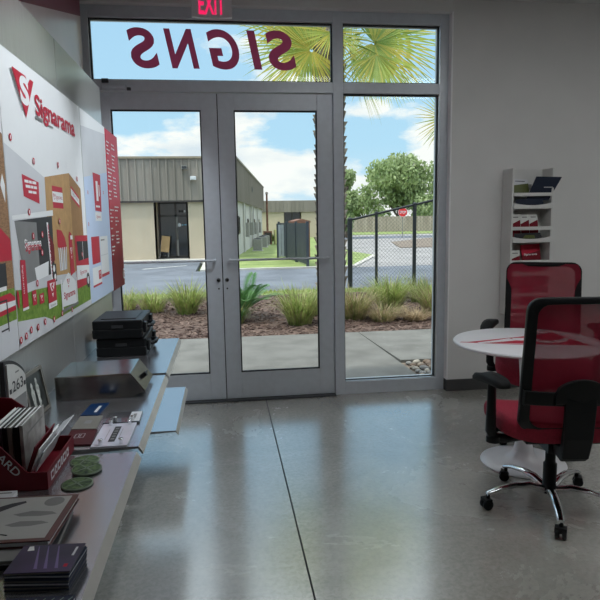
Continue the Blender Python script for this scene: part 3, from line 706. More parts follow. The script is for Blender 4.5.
# pile of purple booklets
M_space = pmat('booklet_cover', (0.006, 0.008, 0.035), 0.3, col2=(0.04, 0.025, 0.10), scale=7)
for k in range(5):
    top = (k == 4)
    lab = ['booklet at the very bottom of the purple topped pile', 'second booklet from the bottom of the purple topped pile', 'middle booklet of the purple topped pile',
           'booklet just beneath the purple cover of the pile', 'glossy dark purple booklet on top of the pile on the near shelf'][k]
    t = thing('booklet', lab, 'booklet', (-0.388+random.uniform(-.003, .003), 1.212+random.uniform(-.003, .003), ZS+0.0078*k), R(-6+random.uniform(-1.5, 1.5)), group='pile of booklets on the near shelf')
    cv = MB().box(-0.066, 0.066, -0.052, 0.052, 0, 0.0012, M_navy).box(-0.066, 0.066, -0.052, 0.052, 0.0062, 0.0074, M_space if top else M_navy)
    if top:
        z = 0.0077
        for q in (-0.02, 0.0, 0.022): cv.poly([(q-0.012, 0.045, z), (q-0.010, 0.045, z), (q+0.016, -0.04, z), (q+0.009, -0.04, z)], pmat('booklet_streak', (0.16, 0.12, 0.30), 0.3))
        cv.poly([(-0.052, 0.046, z), (-0.043, 0.047, z), (-0.036, 0.030, z), (-0.050, 0.028, z)], M_pwhite)  # white glint on the glossy cover, drawn as a flat patch
        cv.poly([(0.050, 0.038, z), (0.055, 0.038, z), (0.055, 0.005, z), (0.050, 0.005, z)], M_pgrey)
        cv.poly([(0.046, -0.025, z), (0.054, -0.025, z), (0.054, -0.036, z), (0.046, -0.036, z)], M_print)
    cv.build('cover', t); MB().box(-0.065, 0.064, -0.050, 0.050, 0.0012, 0.0062, M_pgrey if k % 2 else M_cream).build('pages', t)
t = thing('booklet', 'black booklet with pale green scribbles at the near end of the shelf', 'booklet', (-0.378, 1.068, ZS), R(-3))
cv = MB().box(-0.066, 0.066, -0.052, 0.052, 0, 0.0015, M_navy).box(-0.066, 0.066, -0.052, 0.052, 0.010, 0.0115, M_navy)
M_scr = pmat('scribble', (0.25, 0.36, 0.30), 0.4)
for k in range(7):
    x = -0.055+0.017*k; cv.tube([(x, -0.04, 0.0116), (x+0.012, -0.01, 0.0116), (x+0.002, 0.02, 0.0116), (x+0.015, 0.045, 0.0116)], 0.0009, M_scr, 5)
cv.build('cover', t); MB().box(-0.065, 0.064, -0.050, 0.050, 0.0015, 0.010, M_pgrey).build('pages', t)

# ================================================================== table and chairs
TX, TY = 1.74, 3.185
t = thing('pedestal_table', 'round white pedestal table with red emblem on top', 'table', (TX, TY, 0))
top = MB(); top.lathe([(0.0, 0.718), (0.39, 0.718), (0.413, 0.724), (0.42, 0.733), (0.413, 0.741), (0.405, 0.743), (0.0, 0.743)], (0, 0, 0), M_white, 64)
def tl_(pts, m, z=0.7436): top.poly([(x, y, z) for x, y in pts], m)
# emblem: long triangle pointing to the storefront side, split by a white sweep
tl_([(-0.36, 0.03), (0.0, -0.10), (0.27, -0.20), (0.27, 0.20), (0.0, 0.11)], M_print)
tl_([(-0.38, 0.045), (-0.40, 0.035), (-0.02, -0.13), (0.0, -0.125)], M_print, 0.7437)
sw = [(-0.30, -0.005), (-0.16, 0.02), (-0.06, 0.05), (0.02, 0.03), (0.06, -0.03), (0.12, -0.07), (0.19, -0.05), (0.26, 0.02)]
for i in range(len(sw)-1):
    (a, b), (c2, d2) = sw[i], sw[i+1]; dx, dy = c2-a, d2-b; l = math.hypot(dx, dy); w0 = 0.012+0.03*math.sin(PI*i/7); w1 = 0.012+0.03*math.sin(PI*(i+1)/7)
    nx, ny = -dy/l, dx/l
    tl_([(a-nx*w0, b-ny*w0), (c2-nx*w1, d2-ny*w1), (c2+nx*w1, d2+ny*w1), (a+nx*w0, b+ny*w0)], M_white, 0.7440)
top.build('tabletop', t)
MB().lathe([(0.0, 0.0), (0.243, 0.0), (0.246, 0.004), (0.243, 0.010), (0.18, 0.016), (0.11, 0.026), (0.075, 0.045), (0.055, 0.085)], (0, 0, 0), M_white, 56).build('base', t)
MB().lathe([(0.058, 0.08), (0.046, 0.13), (0.036, 0.22), (0.031, 0.36), (0.033, 0.52), (0.042, 0.64), (0.062, 0.718)], (0, 0, 0), M_white, 40).build('column', t)

def rrect(w, h, r, n=5):
    """rounded rectangle outline (u, v), centred on u, v from 0 to h; w(v) gives half width"""
    pts = []
    for cx, cy, a0 in ((1, h-r, 0), (-1, h-r, 90), (-1, r, 180), (1, r, 270)):
        for i in range(n+1):
            a = R(a0+90*i/n); v = cy+r*math.sin(a); hw = w(v)
            pts.append((cx*(hw-r)+r*math.cos(a), v))
    return pts
def make_chair():
    ch = thing('office_chair', 'tmp', 'chair')
    hw = lambda v: 0.254-0.014*v/0.645-0.02*max(0, 0.1-v)/0.1
    BH = 0.645; Z0 = 0.462
    def bp(u, v, d=0.0):     # a point of the curved back: u across, v up, d outwards to the rear
        y = -0.235 - 0.055*(v/BH) + 0.045*(u/0.25)**2 - 0.02*math.sin(PI*min(1, v/BH)) - d + 0.03*max(0, 0.12-v)/0.12
        return Vector((u, y, Z0+v))
    out = rrect(hw, BH, 0.06); inn = [(u*(1-0.040/ max(0.12, abs(hw(v)))), 0.030+v*(BH-0.060)/BH) for u, v in out]
    fr = MB(); n = len(out); vs = []
    for (u, v), (u2, v2) in zip(out, inn):
        vs += [bp(u, v, 0.0), bp(u, v, 0.028), bp(u2, v2, 0.030), bp(u2, v2, 0.006)]
    fs = []
    for i in range(n):
        j = (i+1) % n
        for k in range(4): fs.append((4*i+k, 4*i+(k+1) % 4, 4*j+(k+1) % 4, 4*j+k))
    fr.add(vs, fs, M_blk, True)
    o = fr.build('back_frame', ch, bevel=0.004)
    # cross rail and lumbar shield
    cr = MB(); nn = 14
    def strip(us, lo, hi, d0, d1):
        vs = []; fs = []
        for u, a, b in zip(us, lo, hi): vs += [bp(u, a, d0), bp(u, b, d0), bp(u, b, d1), bp(u, a, d1)]
        for i in range(len(us)-1):
            for k in range(4): fs.append((4*i+k, 4*i+(k+1) % 4, 4*i+4+(k+1) % 4, 4*i+4+k))
        fs += [(0, 1, 2, 3), tuple(4*len(us)-4+k for k in (3, 2, 1, 0))]
        cr.add(vs, fs, M_blk)
    us = [-0.238+0.476*i/nn for i in range(nn+1)]
    strip(us, [0.150]*(nn+1), [0.212+0.004*abs(u)/0.2 for u in us], 0.008, 0.030)
    us = [-0.115+0.23*i/16 for i in range(17)]
    strip(us, [0.165]*17, [0.205+0.075*math.sqrt(max(0, 1-(u/0.115)**2)) for u in us], 0.020, 0.046)
    cr.build('lumbar_support', ch, bevel=0.004)
    sp = MB()
    prof = [(-0.118, 0.40), (-0.150, 0.345), (-0.245, 0.335), (-0.275, 0.36), (-0.300, 0.46), (-0.312, 0.66), (-0.288, 0.668), (-0.268, 0.50), (-0.245, 0.42), (-0.20, 0.405)]
    hwid = [0.05, 0.055, 0.060, 0.062, 0.066, 0.072, 0.072, 0.068, 0.064, 0.06]
    k = len(prof)
    vs = [(-a, y, z) for (y, z), a in zip(prof, hwid)] + [(a, y, z) for (y, z), a in zip(prof, hwid)]
    sp.add(vs, [tuple(range(k)), tuple(range(2*k-1, k-1, -1))] + [(i, k+i, k+(i+1) % k, (i+1) % k) for i in range(k)], M_blkfab)
    sp.build('spine_bracket', ch, bevel=0.010, seg=3)
    ms = MB(); nu, nv = 14, 16; vs = []
    for j in range(nv+1):
        v = 0.012+(BH-0.024)*j/nv
        lim = hw(v)-0.008
        cut = 0
        if v > BH-0.05: cut = 0.05-math.sqrt(max(0, 0.05**2-(v-(BH-0.05))**2))
        if v < 0.05: cut = 0.05-math.sqrt(max(0, 0.05**2-(0.05-v)**2))
        for i in range(nu+1): vs.append(bp((-1+2*i/nu)*(lim-cut), v, -0.004))
    ms.add(vs, [(j*(nu+1)+i, j*(nu+1)+i+1, (j+1)*(nu+1)+i+1, (j+1)*(nu+1)+i) for j in range(nv) for i in range(nu)], M_mesh, True)
    ms.build('mesh_back', ch)
    # seat cushion: superellipse stack
    st = MB(); prof = [(0.90, 0.405), (0.985, 0.415), (1.0, 0.435), (1.0, 0.465), (0.97, 0.488), (0.88, 0.500), (0.5, 0.503), (0.0, 0.500)]
    n = 48; vs = []
    for s_, z in prof:
        for j in range(n):
            a = 2*PI*j/n; c_, d_ = math.cos(a), math.sin(a); e = 0.52
            x = 0.292*s_*math.copysign(abs(c_)**e, c_); y = 0.035+0.268*s_*math.copysign(abs(d_)**e, d_)
            zz = z - (0.03*max(0, (y-0.12)/0.14)**2) + 0.012*(x/0.25)**2 + (0.018*max(0, (-0.12-y)/0.12) if z > 0.45 else 0)
            vs.append((x, y, zz))
    fs = [(i*n+j, i*n+(j+1) % n, (i+1)*n+(j+1) % n, (i+1)*n+j) for i in range(len(prof)-1) for j in range(n)]
    st.add(vs, fs, M_seat, True); st.add(vs[:n], [tuple(range(n))[::-1]], M_seat); st.build('seat', ch)
    MB().box(-0.19, 0.19, -0.17, 0.20, 0.388, 0.410, M_blk).build('seat_shell', ch, bevel=0.010, seg=3)
    mc = MB().box(-0.075, 0.075, -0.15, 0.12, 0.335, 0.390, M_blk)
    mc.tube([(0.07, 0.05, 0.36), (0.27, 0.07, 0.365)], 0.006, M_blk, 8); mc.tube([(-0.07, 0.05, 0.36), (-0.25, 0.10, 0.365)], 0.006, M_blk, 8)
    mc.tube([(-0.235, 0.10, 0.365), (-0.275, 0.105, 0.365)], 0.012, M_blk, 8)
    mc.build('tilt_mechanism', ch, bevel=0.008)
    MB().lathe([(0.040, 0.075), (0.040, 0.10), (0.033, 0.105), (0.033, 0.225), (0.027, 0.23), (0.025, 0.24), (0.025, 0.345)], (0, 0, 0), M_blk, 24).build('gas_lift', ch)
    for s_ in (-1, 1):
        a = MB()
        pr = [(0.16*s_, -0.06, 0.392), (0.25*s_, -0.07, 0.385), (0.312*s_, -0.075, 0.395), (0.330*s_, -0.08, 0.43), (0.331*s_, -0.085, 0.56), (0.332*s_, -0.09, 0.684)]
        a.tube(pr, [0.020, 0.022, 0.026, 0.026, 0.022, 0.020], M_blk, 12)
        a.lathe([(0.034, 0.0), (0.034, 0.03)], (0.315*s_, -0.075, 0.372), M_blk, 16)
        am = a.build('armrest', ch)
        pd = MB(); n = 26; vs = []
        for s2, z in ((0.86, 0.668), (1.0, 0.676), (1.0, 0.692), (0.88, 0.703), (0.0, 0.706)):
            for j in range(n):
                w_ = 2*PI*j/n; c_, d_ = math.cos(w_), math.sin(w_); e = 0.55
                x = 0.042*s2*math.copysign(abs(c_)**e, c_); y = 0.140*s2*math.copysign(abs(d_)**e, d_)
                vs.append((x, y, z - 0.02*max(0, y/0.125)**2*(1 if y > 0 else 0) - 0.008*(y/0.125)**2))
        pd.add(vs, [(i*n+j, i*n+(j+1) % n, (i+1)*n+(j+1) % n, (i+1)*n+j) for i in range(4) for j in range(n)], M_blkfab, True)
        pd.add(vs[:n], [tuple(range(n))[::-1]], M_blkfab)
        pd.build('arm_pad', am, loc=(0.338*s_, -0.09, 0.014), rot=(0, 0, R(-12*s_)))
    return ch
def star_base(ch, angles):
    for a in angles:
        lg = MB()
        path = [(0.03, 0, 0.088), (0.10, 0, 0.112), (0.18, 0, 0.116), (0.26, 0, 0.103), (0.325, 0, 0.080)]
        wd = [0.024, 0.024, 0.021, 0.018, 0.016]; hh = [0.022, 0.018, 0.014, 0.011, 0.010]
        vs = []
        for (x, y, z), w_, h_ in zip(path, wd, hh):
            for j in range(12):
                q = 2*PI*j/12; vs.append((x+0.0, w_*math.cos(q), z+h_*math.sin(q)))
        lg.add(vs, [(i*12+j, i*12+(j+1) % 12, (i+1)*12+(j+1) % 12, (i+1)*12+j) for i in range(4) for j in range(12)], M_chrome, True)
        lg.add(vs[-12:], [tuple(range(12))], M_chrome)
        o = lg.build('base_leg', ch, rot=(0, 0, a))
        c = MB(); rx = Matrix.Rotation(R(90), 3, 'X')
        for yo in (-0.024, 0.006):
            c.lathe([(0.0, 0.0), (0.022, 0.0), (0.0265, 0.004), (0.0265, 0.016), (0.022, 0.020), (0.0, 0.020)], (0.0, yo+0.02, 0.0266), M_blk, 20, rot=rx)
        c.box(-0.018, 0.018, -0.026, 0.026, 0.030, 0.056, M_blk); c.lathe([(0.010, 0.0), (0.010, 0.022)], (-0.008, 0, 0.054), M_blk, 12)
        c.build('caster', o, loc=(0.325, 0, 0), rot=(0, 0, random.uniform(-1.2, 1.2)))
ch1 = make_chair()
yaw1 = R(-8)
ch1['label'] = 'red mesh office chair with chrome base in front of the white table, seen from behind'
ch1['group'] = 'red office chairs'
ch2 = dup(ch1)
ch2['label'] = 'red mesh office chair behind the white table below the brochure rack'
ch1.location = (1.60, 2.66, 0); ch1.rotation_euler = (0, 0, yaw1)
star_base(ch1, [R(a)-yaw1 for a in (177, 249, 321, 33, 105)])
for c_ in kids(ch2): c_.location.z += 0.04
ch2.location = (2.06, 3.57, 0); yaw2 = R(180-27); ch2.rotation_euler = (0, 0, yaw2)
star_base(ch2, [R(127+72*k)-yaw2 for k in range(5)])

# ================================================================== brochure rack on the front wall
RX0, RX1, RY0, RY1, RZ0, RZ1 = 2.295, 2.650, 4.515, 4.679, 0.655, 1.845
t = thing('brochure_rack', 'tall white brochure rack hung on the wall behind the chairs', 'rack', (RX0, RY0, RZ0))
w_ = RX1-RX0; d_ = RY1-RY0; h_ = RZ1-RZ0
MB().box(0, 0.016, 0, d_, 0, h_, M_whitep).build('side_panel', t, bevel=0.002)
MB().box(w_-0.016, w_, 0, d_, 0, h_, M_whitep).build('side_panel', t, bevel=0.002)
MB().box(0.016, w_-0.016, d_-0.008, d_, 0, h_, M_whitep).build('back_panel', t)
MB().box(0.016, w_-0.016, 0.03, d_-0.008, 0, 0.014, M_whitep).build('bottom_panel', t)
tiers = [1.535, 1.265, 0.995, 0.725]
for zt in tiers:
    z = zt-RZ0
    lp = MB(); n = 12
    lp.box(0.016, w_-0.016, 0.02, d_-0.008, z-0.008, z, M_whitep); lp.build('shelf', t)
    pts = [(0.016, -0.008, z-0.012)] + [(w_-0.016, -0.008, z-0.012)]
    for i in range(n+1):
        a = i/n; pts.append((w_-0.016-(w_-0.032)*a, -0.008, z+0.036-0.020*math.sin(PI*a)**0.7))
    MB().prism(pts, (0, 0.012, 0), M_whitep).build('front_lip', t)
    MB().box(0.016, w_-0.016, -0.004, 0.008, z+0.088, z+0.115, M_whitep).build('rail', t, bevel=0.002)
def leaf(name, label, cat, x, z, wd, ht, tilt, roll, mats, yo=0.03, th=0.004, word=None, grp=None):
    """leaflet standing on a tier and leaning back"""
    t = MB(); rt = hexa(R(-tilt), R(roll), 0)
    t.obox(rt @ Vector((wd/2, 0, ht/2)), (wd/2, th/2, ht/2), rt, mats[0])
    q = lambda a, b, e: rt @ Vector((a*wd, -th/2-e, b*ht))
    if len(mats) > 1: t.poly([q(0, 0, .0006), q(1, 0, .0006), q(1, 0.78, .0006), q(0, 0.62, .0006)], mats[1])
    if len(mats) > 2: t.poly([q(0.2, 0.86, .0006), q(0.8, 0.86, .0006), q(0.8, 0.9, .0006), q(0.2, 0.9, .0006)], mats[2])
    if word: t.text(word, rt @ Vector((0.12*wd, -th/2-0.0007, 0.62*ht)), rt @ Vector((1, 0, 0)), rt @ Vector((0, 0, 1)), 0.016, M_pwhite, width=wd*0.7, bold=0.02)
    o = t.build(name, loc=(x, RY0+yo, z)); return tag(o, label, cat, grp)
GB = 'brochures in the white wall rack'
M_nv = pmat('folder_navy', (0.012, 0.02, 0.042), 0.4); M_olive = pmat('print_olive', (0.10, 0.12, 0.03), 0.4)
m = MB(); fo = [(-0.055, 0.010, -0.05), (0.140, 0.010, -0.05), (0.215, -0.045, 0.130), (0.0, -0.045, 0.135)]
m.prism(fo, (0, 0.006, 0.001), M_nv); m.poly([(0.075, -0.0225, 0.048), (0.150, -0.0225, 0.048), (0.153, -0.0245, 0.055), (0.078, -0.0245, 0.055)], M_pgrey)
tag(m.build('folder', loc=(2.485, RY0+0.02, 1.640)), 'dark navy folder leaning out of the top pocket of the rack', 'folder', GB)
leaf('booklet', 'patterned booklet left of the navy folder in the top rack pocket', 'booklet', 2.330, 1.625, 0.14, 0.150, 20, 3, [M_pgrey, M_olive, M_nv], 0.05, grp=GB)
leaf('booklet', 'pale booklet behind the patterned booklet in the top rack pocket', 'booklet', 2.33, 1.539, 0.19, 0.20, 18, 2, [M_pmid, M_whitep], 0.065, grp=GB)
m = MB(); pts = [(0.2*math.cos(PI*i/10)*0.6, 0, -0.02*math.sin(PI*i/10)) for i in range(11)]
m.prism([(p_[0], p_[1], p_[2]+0.05) for p_ in pts] + [(-0.11, 0, 0.09), (0.11, 0, 0.09)], (0, 0.01, 0), M_nv)
tag(m.build('leaflet', loc=(2.455, RY0+0.015, 1.511)), 'dark curled leaflet drooping in the gap beneath the top rail', 'leaflet', GB)
for k, lab in enumerate(('white and red leaflet at the left in the second pocket', 'white and red leaflet at the centre of the second pocket', 'white and red leaflet at the right in the second pocket')):
    leaf('leaflet', lab, 'leaflet', 2.325+0.078*k, 1.270, 0.074, 0.215, 10, 0, [M_whitep, M_pdred, M_pmid], 0.028+0.004*k, grp=GB)
m = MB(); m.prism([(p_[0], p_[1], p_[2]+0.05) for p_ in pts] + [(-0.12, 0, 0.085), (0.10, 0, 0.09)], (0, 0.008, 0), M_pdark)
m.poly([(-0.05, -0.0006, 0.045), (0.06, -0.0006, 0.043), (0.05, -0.0006, 0.07), (-0.03, -0.0006, 0.072)], M_olive)
tag(m.build('leaflet', loc=(2.455, RY0+0.015, 1.241)), 'dark and olive curled leaflet in the gap beneath the second rail', 'leaflet', GB)
leaf('leaflet', 'small white and red leaflet at the left of the third pocket', 'leaflet', 2.325, 1.000, 0.08, 0.19, 10, 0, [M_whitep, M_pdred, M_pmid], 0.028, grp=GB)
leaf('booklet', 'red booklet with white title in the third pocket above the chair back', 'booklet', 2.435, 1.000, 0.165, 0.235, 12, -2, [M_print, M_pdred], 0.04, word='Signarama', grp=GB)
leaf('booklet', 'red booklet in the lowest rack pocket seen through the chair mesh', 'booklet', 2.42, 0.730, 0.12, 0.17, 10, 0, [M_print, M_pdred], 0.04, grp=GB)

# ================================================================== OUTSIDE: ground
GZ = -0.05
def ground_mat(name, c1, c2, sc, rough=0.85, bump=0.3, bsc=60, stretch=None, c3=None):
    m = pmat(name, c1, rough, 0, col2=c2, scale=sc, bump=bump, bscale=bsc, stretch=stretch, spec=0.3); return m
M_walk = ground_mat('sidewalk_concrete', (0.135, 0.13, 0.12), (0.185, 0.18, 0.168), 3.0, bump=0.15, bsc=120)
M_asph = ground_mat('asphalt', (0.11, 0.122, 0.145), (0.165, 0.182, 0.215), 0.8, bump=0.15, bsc=40)
M_drive = ground_mat('drive_concrete', (0.25, 0.24, 0.24), (0.34, 0.325, 0.32), 0.6)
M_mulch = ground_mat('mulch', (0.055, 0.032, 0.026), (0.15, 0.10, 0.08), 16, bump=0.9, bsc=35)
M_lawn = ground_mat('lawn_grass', (0.16, 0.22, 0.065), (0.29, 0.35, 0.13), 1.2, bump=0.5, bsc=25)
M_curb = ground_mat('curb_concrete', (0.42, 0.40, 0.37), (0.55, 0.53, 0.49), 2)
M_line = pmat('road_paint', (0.55, 0.55, 0.53), 0.7, 0, 0.1, 5)
M_soil = ground_mat('pebble_bed', (0.16, 0.125, 0.10), (0.26, 0.21, 0.17), 12)
def ground(name, pts, z, mat, th=0.15):
    o = MB().prism([(x, y, z-th) for x, y in pts], (0, 0, th), mat).build(name); return tag(o, kind='structure')
ground('ground', [(-80, 4.9), (110, 4.9), (110, 180), (-80, 180)], -0.25, M_lawn, 0.1)
ground('sidewalk', [(-8, 4.89), (1.826, 4.89), (1.745, 7.6), (-8, 7.6)], -0.03, M_walk)
ground('sidewalk', [(1.832, 5.955), (8, 5.955), (8, 7.6), (1.751, 7.6)], -0.03, M_walk)
ground('pebble_bed', [(1.836, 4.89), (8, 4.89), (8, 5.95), (1.832, 5.95)], -0.06, M_soil)
ground('mulch_bed', [(-8, 7.605), (8, 7.605), (8, 12.0), (-8, 12.0)], -0.045, M_mulch)
ground('lawn', [(-8, 12.0), (12, 12.0), (12, 12.72), (-8, 12.72)], -0.05, M_lawn)
ground('road', [(-30, 12.72), (40, 12.72), (40, 18.8), (-30, 18.8)], -0.075, M_asph)
ground('parking_lot', [(-30, 18.8), (-0.9, 18.8), (-0.9, 23.6), (-30, 23.6)], -0.075, M_asph)
ground('lawn', [(-0.55, 18.95), (4.15, 18.95), (6.3, 24.6), (6.0, 28), (9.0, 62), (1.0, 62), (0.6, 24.4), (-0.55, 23.4)], -0.03, M_lawn)
ground('curb', [(-0.75, 18.75), (4.25, 18.75), (4.15, 18.95), (-0.55, 18.95), (-0.55, 23.4), (-0.75, 23.4)], -0.02, M_curb)
ground('curb', [(4.25, 18.75), (6.5, 24.5), (6.3, 24.6), (4.15, 18.95)], -0.02, M_curb)
ground('driveway', [(4.25, 18.8), (60, 18.8), (60, 58), (9.2, 58), (6.2, 28), (6.5, 24.5)], -0.07, M_drive)
ground('walkway', [(-30, 23.5), (-0.55, 23.5), (0.6, 24.5), (-30, 24.5)], -0.01, M_curb)
ground('mulch_bed', [(9.3, 30.5), (30, 28), (30, 46), (15.5, 44), (11, 38)], -0.03, M_soil)
ground('lawn', [(9, 58), (60, 58), (60, 100), (9, 100)], -0.03, M_lawn)
ground('street', [(9, 46), (60, 46), (60, 52), (9, 52)], -0.06, M_asph)
for pts in ([(-2.75, 20.3), (-1.35, 21.5), (-1.30, 21.4), (-2.65, 20.2)], [(-4.6, 22.6), (-3.2, 23.4), (-3.15, 23.3), (-4.5, 22.5)]):
    ground('road_marking', pts, -0.068, M_line, 0.006)
# loose bark chips
rc = random.Random(5); ch_ = MB()
M_chip = pmat('bark_chip', (0.06, 0.03, 0.024), 0.9, 0, col2=(0.20, 0.135, 0.11), scale=3)
for i in range(5200):
    x = rc.uniform(-2.6, 4.2); y = 7.63+4.3*rc.random()**1.4
    l = rc.uniform(0.012, 0.045); rt = hexa(rc.uniform(-.5, .5), rc.uniform(-.5, .5), rc.uniform(0, 6.28))
    ch_.obox((x, y, -0.038), (l, l*rc.uniform(.2, .45), 0.004), rt, M_chip)
tag(ch_.build('mulch_chips'), 'reddish brown bark chips strewn over the planting bed outside', 'mulch', kind='stuff')
# pebbles
M_pebs = [pmat('pebble_%s' % n, c, 0.7, 0, 0.15, 20) for n, c in (('tan', (0.26, 0.21, 0.16)), ('grey', (0.22, 0.21, 0.20)), ('brown', (0.16, 0.11, 0.08)), ('pale', (0.36, 0.32, 0.27)))]
def pebble_mb(mt, seed):
    q = random.Random(seed); m = MB(); prof = []
    n = 10; ks = [(math.sin(PI*i/6), -math.cos(PI*i/6)) for i in range(7)]
    vs = []
    for r0, z0 in ks:
        for j in range(n):
            a = 2*PI*j/n; k = 1+0.10*math.sin(2*a+seed)+q.uniform(-.04, .04); vs.append((r0*k*math.cos(a), 0.75*r0*k*math.sin(a), 0.55*z0))
    m.add(vs, [(i*n+j, i*n+(j+1) % n, (i+1)*n+(j+1) % n, (i+1)*n+j) for i in range(6) for j in range(n)], mt, True); return m
protos = [pebble_mb(M_pebs[k % 4], k) for k in range(8)]
pm = [p_.build('river_rock') for p_ in protos]
k = 0
for iy in range(11):
    for ix in range(8):
        x = 1.885+0.095*ix+rc.uniform(-.02, .02); y = 5.0+0.085*iy+rc.uniform(-.015, .015)
        o = pm[k] if k < 8 else pm[rc.randrange(8)].copy()
        if k >= 8: C.objects.link(o)
        s_ = rc.uniform(0.036, 0.052); o.scale = (s_, s_, s_); o.location = (x, y, -0.06+0.5*s_); o.rotation_euler = (rc.uniform(-.15, .15), rc.uniform(-.15, .15), rc.uniform(0, 6))
        tag(o, 'rounded river rock in the pebble patch beside the sidewalk joint', 'rock', 'river rocks beside the sidewalk'); k += 1

# ------------------------------------------------------------------ plants
M_gr1 = pmat('blade_green', (0.17, 0.26, 0.045), 0.5, 0, col2=(0.46, 0.52, 0.17), scale=9, trans=0.35)
M_gr2 = pmat('blade_olive', (0.14, 0.17, 0.045), 0.55, 0, col2=(0.42, 0.38, 0.17), scale=9, trans=0.3)
M_gr3 = pmat('blade_dry', (0.24, 0.18, 0.10), 0.7, 0, col2=(0.50, 0.38, 0.24), scale=9, trans=0.2)
M_palmg = pmat('palm_leaf', (0.20, 0.31, 0.05), 0.45, 0, col2=(0.50, 0.55, 0.11), scale=1.6, trans=0.45)
M_palmy = pmat('palm_leaf_yellow', (0.42, 0.41, 0.07), 0.45, 0, col2=(0.70, 0.60, 0.13), scale=1.6, trans=0.5)
M_palmd = pmat('cycad_leaf', (0.035, 0.12, 0.03), 0.4, 0, col2=(0.14, 0.30, 0.09), scale=6, trans=0.2)
M_bark = pmat('palm_bark', (0.11, 0.085, 0.065), 0.9, 0, col2=(0.42, 0.36, 0.30), scale=6, bump=0.6, bscale=30)
M_bark2 = pmat('tree_bark', (0.10, 0.075, 0.055), 0.9, 0, 0.2, 5, 0.5, 20)
M_oak = pmat('oak_leaf', (0.20, 0.28, 0.11), 0.6, 0, col2=(0.44, 0.52, 0.26), scale=0.6, trans=0.25)
def blades(n, r, hgt, spread, mats, seed, width=0.006, seg=5):
    q = random.Random(seed); mb = MB()
    for i in range(n):
        a = q.uniform(0, 2*PI); b = r*math.sqrt(q.random()); x, y = b*math.cos(a), b*math.sin(a)
        out = a+q.uniform(-.7, .7); h_ = hgt*q.uniform(0.6, 1.1); sp = spread*q.uniform(0.25, 1.15); dr = q.uniform(0.15, 0.95)
        wd = width*q.uniform(.6, 1.3); sx, sy = -math.sin(out)*wd, math.cos(out)*wd; vs = []
        for k in range(seg+1):
            t_ = k/seg; d_ = sp*t_**1.3; z = h_*(t_ - dr*0.55*t_**3); ww = (1-t_)**0.6 if k < seg else 0.05
            px, py = x+d_*math.cos(out), y+d_*math.sin(out)
            vs += [(px-sx*ww, py-sy*ww, z), (px+sx*ww, py+sy*ww, z)]
        mb.add(vs, [(2*k, 2*k+1, 2*k+3, 2*k+2) for k in range(seg)], q.choice(mats), True)
    return mb
def clump(x, y, n, r, h_, sp, mats, label, seed, width=0.007, cat='ornamental grass'):
    t = thing('grass_clump', label, cat, (x, y, -0.05), group='grass clumps in the planting bed')
    blades(n, r, h_, sp, mats, seed, width).build('blades', t)
    MB().lathe([(r*0.7, 0.0), (r*0.5, 0.05), (0, 0.07)], (0, 0, 0), M_gr3, 14).build('crown', t)
clump(-0.64, 9.85, 460, 0.14, 0.70, 0.50, [M_gr1, M_gr1, M_gr2], 'bright green arching grass clump in the bed outside the left door', 1)
clump(-1.22, 10.2, 260, 0.17, 0.50, 0.36, [M_gr1, M_gr2], 'low green grass clump in the bed just right of the red banner', 2)
clump(-1.75, 10.6, 220, 0.17, 0.46, 0.34, [M_gr1, M_gr2], 'grass clump in the bed partly behind the black cases and banner', 3)
clump(-0.15, 10.6, 180, 0.15, 0.50, 0.32, [M_gr1, M_gr2], 'grass clump hidden mostly behind the meeting door stiles', 13)
clump(1.07, 8.45, 620, 0.17, 0.70, 0.44, [M_gr1, M_gr2, M_gr2, M_gr1], 'olive green grass clump outside the right door beside the mullion', 4, 0.006)
clump(1.40, 9.3, 240, 0.15, 0.55, 0.32, [M_gr2, M_gr2, M_gr1], 'grass clump partly behind the mullion left of the palm trunk', 5)
clump(1.95, 8.75, 520, 0.18, 0.60, 0.44, [M_gr2, M_gr2, M_gr3], 'brownish olive grass clump in front of the palm trunk', 6, 0.006)
clump(2.68, 9.35, 620, 0.17, 0.74, 0.46, [M_gr1, M_gr1, M_gr2], 'tall green grass clump in the middle of the right window', 7)
clump(3.25, 8.75, 480, 0.18, 0.72, 0.46, [M_gr2, M_gr1, M_gr3], 'yellowish grass clump at the right edge of the right window', 8, 0.006)
clump(2.32, 8.45, 360, 0.16, 0.34, 0.42, [M_gr3, M_gr3, M_gr2], 'straw dry low grass clump near the sidewalk in the right window', 9, 0.005)
clump(2.80, 8.40, 300, 0.15, 0.24, 0.40, [M_gr3, M_gr3], 'low dead grass tuft at the sidewalk edge in the right window', 10, 0.005)
clump(3.55, 10.3, 260, 0.18, 0.62, 0.38, [M_gr2, M_gr1], 'grass clump farther back by the fence in the right window', 11)
clump(0.12, 8.75, 260, 0.14, 0.40, 0.30, [M_palmd, M_gr2], 'dark low grass clump at the foot of the palmetto by the door stiles', 15, 0.008)
bl = blades(4200, 1.0, 0.09, 0.04, [M_gr1, M_gr1, M_gr2], 12, 0.006, 2)
q = random.Random(9)
off = 0
for i in range(4200):        # spread the blades of the lawn strip along the road
    dx, dy = q.uniform(-3.5, 6.0), q.uniform(12.05, 12.7)
    x0, y0 = bl.v[off][0], bl.v[off][1]
    for k in range(6): x, y, z = bl.v[off+k]; bl.v[off+k] = (x-x0+dx, y-y0+dy, z-0.05)
    off += 6
tag(bl.build('lawn_blades'), 'bright strip of grass between the planting bed and the road', 'grass', kind='stuff')

